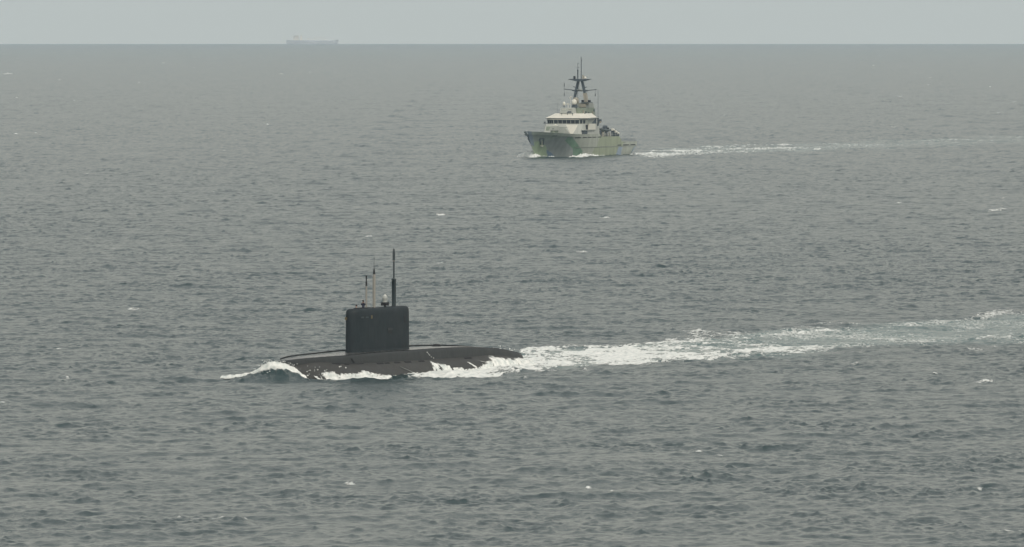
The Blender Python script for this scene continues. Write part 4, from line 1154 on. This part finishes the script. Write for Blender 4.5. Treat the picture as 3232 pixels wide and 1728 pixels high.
b = MB(); bar(b, (mx, -1.3, 20.62), (mx, 1.2, 20.5), 0.30, 0.8); P4('crosspiece', M_SMID, b)
b = MB(); bar(b, (mx, -2.3, 21.6), (mx, -1.0, 21.3), 0.2, 0.4); P4('short_yardarm', M_SDARK, b)
b = MB(); bar(b, (mx, 2.3, 21.5), (mx, 1.0, 21.25), 0.2, 0.4); P4('short_yardarm', M_SDARK, b)
b = MB(); b.lathe([(0.15, 24), (0.13, 27.5), (0.11, 30.9), (0.02, 31.0)], (mx, 0.35, 0), 10); b.box(mx - 0.15, mx + 0.15, 0.4, 0.62, 29.6, 29.9); P4('topmast', M_SDARK, b)
b = MB(); b.lathe([(0.20, 24), (0.17, 26.6), (0.26, 26.7), (0.26, 26.9), (0.08, 26.95), (0.06, 28.9), (0.02, 29.0)], (mx + 0.4, -0.65, 0), 10)
bar(b, (mx + 0.4, -1.3, 27.7), (mx + 0.4, 0.0, 27.65), 0.08, 0.1); b.box(mx + 0.3, mx + 0.5, -0.65, -0.2, 28.75, 28.85); P4('aerial_post', M_SDARK, b)
b = MB(); b.box(mx - 0.2, mx + 0.5, -2.1, -1.6, 24.02, 24.9); P4('lamp_box', M_BLACK, b)
b = MB(); b.lathe([(0.3, 0), (0.42, 0.2), (0.38, 0.5), (0.2, 0.7), (0.02, 0.75)], (mx, 1.7, 24.05), 14); P4('small_dome', M_SWHITE, b)
b = MB(); b.box(mx - 0.2, mx + 0.3, 0.85, 1.15, 24.02, 25.2); P4('sensor_post', M_DIRTY, b)
for y_, z0, z1 in ((-5.35, 21.6, 22.7), (-5.35, 18.6, 19.6), (5.1, 18.6, 19.4)):
    b = MB(); b.cyl((mx, y_, z0), (mx, y_, z1), 0.12, n=8); b.cyl((mx, y_, 20.7), (mx, y_, z1 if z1 > 20 else z0), 0.035, n=6); P4('hanging_aerial', M_SDARK, b)
b = MB(); b.cyl((mx + 0.5, -0.6, 16.0), (mx + 0.5, -0.6, 20.4), 0.07, n=6)
for z_ in range(9): b.box(mx + 0.45, mx + 0.55, -0.5, 0.1, 20.7 + z_ * 0.3, 20.75 + z_ * 0.3)
b.cyl((mx + 0.5, -0.5, 20.4), (mx + 0.5, -0.3, 23.4), 0.05, n=6); P4('mast_ladder', M_SDARK, b)
b = MB(); b.cyl((-4.2, 6.75, 12.0), (-4.2, 6.75, 20.7), 0.07, 0.05, 6); SB(b, 'whip_aerial', M_SDARK)
b = MB(); b.cyl((-4.2, -6.75, 12.0), (-4.2, -6.75, 16.7), 0.06, 0.03, 6); SB(b, 'whip_aerial', M_SDARK)

# ---- forecastle gun with shield and barrel
b = MB(); b.lathe([(1.5, 6.0), (1.5, 7.2), (1.3, 7.4), (1.2, 8.2)], (15.0, -0.4, 0), 18); gun = SB(b, 'deck_gun', M_SGREEN)
b = MB(); b.prism([(16.4, -1.8), (16.4, 1.0), (14.0, 1.2), (13.4, 0.8), (13.4, -1.6), (14.0, -2.0)], 8.1, 9.55, [(15.6, -1.3), (15.6, 0.5), (14.2, 0.7), (13.8, 0.4), (13.8, -1.2), (14.2, -1.5)]); b.build('gun_shield', M_SMID, gun)
b = MB(); b.cyl((15.8, -0.4, 8.9), (19.4, 0.3, 9.2), 0.13, 0.09, 8); b.build('gun_barrel', M_SLIGHT, gun)
b = MB(); b.box(13.9, 14.8, -1.0, 0.2, 9.5, 9.85); b.lathe([(0.3, 0), (0.25, 0.2), (0.02, 0.28)], (14.4, -0.3, 9.85), 10); b.build('gun_sight', M_SWHITE, gun)
b = MB(); b.prism([(21.5, -5.0), (22.3, 0), (21.5, 5.0), (21.2, 5.0), (22.0, 0), (21.2, -5.0)], 6.3, 7.5); SB(b, 'breakwater', M_SGREEN)
for y_ in (-1.2, 1.2):
    b = MB(); b.lathe([(0.5, 0), (0.5, 0.5), (0.3, 0.6), (0.3, 0.9), (0.5, 1.0), (0.02, 1.05)], (27.5, y_, 6.6), 12); SB(b, 'windlass', M_SDARK)

# ---- boat deck abaft: crane, winches, rails, raft canisters
b = MB(); b.box(-21.0, -13.6, -4.4, 3.4, 5.95, 7.3); SB(b, 'cargo_house', M_SDARK)
b = MB(); b.cyl((-15.5, 3.0, 5.9), (-15.5, 3.0, 8.6), 0.55, 0.45, 12); crane = SB(b, 'crane', M_SMID)
b = MB(); bar(b, (-15.5, 1.8, 8.4), (-15.0, 3.0, 11.2), 0.6, 0.6); bar(b, (-15.0, 3.0, 11.2), (-14.6, 3.7, 10.2), 0.35, 0.4); b.build('crane_jib', M_DIRTY, crane)
b = MB(); b.box(-15.6, -14.6, 2.6, 3.6, 10.6, 11.3); b.build('jib_head', M_SDARK, crane)
b = MB(); bar(b, (-15.6, 3.0, 8.0), (-15.2, 2.2, 9.6), 0.2, 0.2); b.build('jib_ram', M_SLIGHT, crane)
for x_, y_, z_, r in ((-18.5, 3.6, 8.4, 0.95), (-19.6, 1.6, 8.0, 0.6)):
    b = MB(); b.cyl((x_, y_ - 0.5, z_), (x_, y_ + 0.5, z_), r, n=18); b.cyl((x_, y_ - 0.75, z_), (x_, y_ + 0.75, z_), r * 0.45, n=12); b.box(x_ - 0.5, x_ + 0.5, y_ - 0.8, y_ + 0.8, 7.25, z_ - r * 0.4); SB(b, 'winch', M_SDARK)
b = MB()
for x_ in range(-22, -7): b.cyl((x_, 6.6, 5.9), (x_, 6.6, 7.0), 0.05, n=6)
for z_ in (6.45, 7.0): b.cyl((-22, 6.6, z_), (-8, 6.6, z_), 0.045, n=6)
SB(b, 'guard_rail', M_SLIGHT)
b = MB()
for x_ in range(-39, -24): b.cyl((x_, 6.25, 4.1), (x_, 6.25, 5.0), 0.04, n=6)
b.cyl((-39, 6.25, 5.0), (-25, 6.25, 5.0), 0.04, n=6); SB(b, 'guard_rail', M_SDARK)
for x_, z_ in ((-18.4, 8.0), (-20.6, 7.35), (-22.4, 6.9)):
    b = MB(); b.cyl((x_ + 0.75, 6.3, z_ + 0.1), (x_ - 0.75, 6.3, z_ - 0.1), 0.42, n=14); b.lathe([(0.5, -0.05), (0.5, 0.05)], (x_, 6.3, z_), 6)
    cn = SB(b, 'raft_canister', M_SWHITE)
    b = MB(); b.box(x_ - 0.5, x_ - 0.35, 5.9, 6.7, 5.9, z_ - 0.3); b.box(x_ + 0.35, x_ + 0.5, 5.9, 6.7, 5.9, z_ - 0.3); b.build('canister_cradle', M_SDARK, cn)
for x_, y_, h in ((-9.0, 5.6, 1.9), (-9.8, 4.8, 2.6), (-11.0, 5.8, 1.4), (-12.6, 2.0, 3.4), (-17.2, 4.6, 2.4), (-20.2, 4.4, 1.3), (-21.5, 5.0, 1.1)):
    b = MB(); b.box(x_ - 0.35, x_ + 0.35, y_ - 0.3, y_ + 0.3, 5.95, 5.95 + h, tx=0.08, ty=0.08); SB(b, 'deck_locker', M_SDARK if h > 1.5 else M_DIRTY)
# ---- rigid inflatable boat in its davit
rib = empty('inflatable_boat', (0, 0, 0)); rib.location = ship.matrix_world @ Vector((0, 0, 0)); 
def shipw(x, y, z):
    return Vector((SHIPX, SHIPY, drop(SHIPX, SHIPY))) + Vector((SH_F[0] * x + SH_P[0] * y, SH_F[1] * x + SH_P[1] * y, z))
rib.location = shipw(-13.2, 5.2, 7.2); rib.rotation_euler = ship.rotation_euler
setp(rib, 'dark grey inflatable boat stowed on the patrol ship side deck behind the bridge', 'boat')
b = MB(); pts = []
for i in range(25):
    t = i / 24.0; a_ = -math.pi / 2 + math.pi * t
    pts.append((0, 0, 0))
tube = [(-3.4, 1.05, 0.75), (-1, 1.1, 0.72), (1.2, 1.05, 0.78), (2.5, 0.75, 0.95), (3.2, 0.3, 1.1), (3.35, 0, 1.15), (3.2, -0.3, 1.1), (2.5, -0.75, 0.95), (1.2, -1.05, 0.78), (-1, -1.1, 0.72), (-3.4, -1.05, 0.75)]
for p, q in zip(tube, tube[1:]): b.cyl(p, q, 0.28, n=12)
b.build('tube', M_RUB, rib)
b = MB(); b.loft([[(x_, w_ * c, zb_ + (0.75 - zb_) * abs(c)) for c in (-1, -0.5, 0, 0.5, 1)] for x_, w_, zb_ in ((-3.3, 1.0, 0.15), (0, 1.0, 0.05), (2, 0.8, 0.2), (3.2, 0.15, 0.8))], closed=False, cap=False); b.build('hull', M_SMID, rib)
b = MB(); b.box(-1.0, 0.2, -0.4, 0.4, 0.4, 1.6, tx=0.15); b.box(-2.4, -1.4, -0.3, 0.3, 0.4, 1.2); b.build('console', M_SDARK, rib)
b = MB(); b.box(-3.9, -3.4, -0.35, 0.35, 0.5, 1.5); b.build('outboard_motor', M_BLACK, rib)
b = MB(); bar(b, (2.0, 1.3, -1.2), (2.0, 0.9, 0.4), 0.2, 0.2); bar(b, (-2.2, 1.3, -1.2), (-2.2, 0.9, 0.4), 0.2, 0.2)
dv = b.build('boat_cradle', M_SMID, ship); dv.location = (-13.2, 5.2, 7.2)

# ---- white water at the ship's bow and side
mb = MB()
def sh_heap(tab, side, yo, amp, step=0.25):
    rings = []; x = tab[0][0]
    while x >= tab[-1][0]:
        zt = lerp_tab([(-a, c) for a, c in tab], -x)[0] + 0.12 * nz1(x * 2, 1) + 0.08 * nz1(x * 6, 2)
        yb = lerp_tab([(-36, 5.5), (-20, 6.4), (0, 6.3), (10, 5.2), (20, 3.3), (26, 1.8), (32.5, 0.1), (36, 0.0)], x)[0]; ring = []
        for j in range(8):
            t = j / 7.0
            y = yb - 0.15 + yo * t ** 1.3 + amp * nz1(x * 2 + 3, j * 1.3) * (j > 0); z = zt * (1 - t ** 1.4) - 0.6 * t + amp * nz1(x * 3, j * 2.1) * (j > 0)
            ring.append((x, side * y, z))
        rings.append(ring); x -= step
    loft_cov(mb, rings, [0.3, 0.8, 1, 1, 1, 0.9, 0.6, 0.3])
sh_heap([(16.0, -0.5), (14.5, 0.05), (10, 0.35), (7.5, 0.7), (5.6, 1.35), (4.2, 1.25), (2.4, 0.85), (0, 0.55), (-3, 0.75), (-6, 0.6), (-10, 0.35), (-13, -0.3)], 1, 1.2, 0.10)
sh_heap([(33.5, -0.3), (32.6, 0.55), (31, 0.9), (29, 0.4), (27, 0.15), (24, 0.3), (20.5, -0.4)], 1, 0.9, 0.08)
sh_heap([(-24, -0.4), (-27, 0.1), (-34, 0.15), (-38, 0.3), (-40, -0.3)], 1, 1.0, 0.08)
rings = []
for i in range(50):
    t = i / 49.0; y = 1.2 - 8.6 * t; h = 2.5 * math.sin(math.pi * min(1, (t + 0.02) * 0.98)) ** 0.8 * (1 - 0.45 * t) + 0.12 * nz1(y * 3, 1)
    xc = 32.6 - 0.22 * y * y * 0.3
    rings.append([(xc + dx_ + 0.12 * nz1(y * 4, dx_), y, hz * h - (0.4 if hz == 0 else 0) + 0.08 * nz1(y * 5, dx_ * 3)) for dx_, hz in ((1.4, 0), (0.9, 0.5), (0.4, 0.9), (0, 1.0), (-0.6, 0.75), (-1.4, 0))])
loft_cov(mb, rings, [0.8, 1, 1, 1, 1, 0.7])
sf = mb.build('bow_wave', FOAMC, recalc=False); set_cover(sf); sf.location = ship.location; sf.rotation_euler = ship.rotation_euler
setp(sf, 'white bow wave and wash along the side of the camouflaged patrol ship', 'bow wave', None, 'stuff')

# ------------------------------------------------------------------ tanker on the horizon
TD = 25200.0
tx0, tx1 = (905 - 1616) / FPX * TD, (1070 - 1616) / FPX * TD
tk = empty('cargo_ship', ((tx0 + tx1) / 2, TD, drop((tx0 + tx1) / 2, TD)), math.radians(4))
setp(tk, 'faint grey cargo ship on the hazy horizon, white deckhouse at its left end', 'cargo ship')
M_TH = paint('far_haze_paled_paint', (0.74, 0.74, 0.74), 0.7, scale=0.02)  # haze put into the colour: hull paled so the ship fades more
M_TW = paint('far_white_paint', (0.86, 0.80, 0.70), 0.6, scale=0.02)
Lh = (tx1 - tx0) / 2
rings = []
for i in range(41):
    t = -1 + 2 * i / 40.0; x = t * Lh; w = 11 * (1 - max(0, (t - 0.72) / 0.28) ** 2) * (1 - 0.25 * max(0, (-t - 0.8) / 0.2)); w = max(w, 0.3)
    top = 9.6 + (2.0 if t > 0.86 else 0) + (0.8 if t < -0.6 else 0)
    xr = x - (5 * max(0, (t - 0.8) / 0.2))
    rings.append([(xr, -w * 0.8, -2.0), (x, -w, top), (x, w, top), (xr, w * 0.8, -2.0)])
b = MB(); b.loft(rings, smooth=False); b.build('hull', M_TH, tk)
b = MB(); b.box(-Lh + 17, -Lh + 31, -9, 9, 10, 20, tx=1); b.box(-Lh + 19, -Lh + 30, -10, 10, 20, 22.5); b.build('deckhouse', M_TW, tk)
b = MB(); b.box(-Lh + 34, -Lh + 40, -3, 3, 10, 24, tx=1); b.build('funnel', M_TW, tk)
b = MB(); b.cyl((-Lh + 18.5, 0, 20), (-Lh + 18.5, 0, 29.5), 0.7, n=8); b.cyl((-Lh + 18.5, -3, 26.5), (-Lh + 18.5, 3, 26.5), 0.4, n=6); b.build('mast', M_TH, tk)
for x_, h in ((-12, 15), (0, 13), (30, 13)):
    b = MB(); b.cyl((x_, 0, 9), (x_, 0, h), 1.5, n=8); b.box(x_ - 2, x_ + 2, -2, 2, h - 2, h); b.build('deck_mast', M_TW, tk)
b = MB(); b.cyl((4, 0, 16.5), (26, 0, 17), 0.6, n=6); b.cyl((6, 0, 9), (6, 0, 16.5), 0.8, n=8); b.build('deck_crane', M_TW, tk)
b = MB(); b.box(-Lh + 44, Lh * 0.8, -1.5, 1.5, 9.6, 11.2); b.build('deck_piping', M_TH, tk)
# ------------------------------------------------------------------ haze: one closed box of thin even air
def build_haze():
    m, N, L, o = nmat('haze_air')
    pv = N.new('ShaderNodeVolumePrincipled')
    pv.inputs['Color'].default_value = (0.62, 0.82, 1.0, 1)
    pv.inputs['Density'].default_value = HAZE_D
    pv.inputs['Anisotropy'].default_value = 0.0
    L.new(pv.outputs[0], o.inputs['Volume'])
    x, y0, y1, z0, z1 = 24000, -300, 33600, -125, 80
    me = bpy.data.meshes.new('haze')
    co = [(-x, y0, z0), (x, y0, z0), (x, y1, z0), (-x, y1, z0), (-x, y0, z1), (x, y0, z1), (x, y1, z1), (-x, y1, z1)]
    f = [(0, 3, 2, 1), (4, 5, 6, 7), (0, 1, 5, 4), (1, 2, 6, 5), (2, 3, 7, 6), (3, 0, 4, 7)]
    me.from_pydata(co, [], f); me.materials.append(m)
    ob = bpy.data.objects.new('haze', me); COL.objects.link(ob)
    setp(ob, label='pale thin sea haze veiling the far water and the horizon', cat='haze', kind='stuff')
HAZE_D = 3.1e-5
build_haze()
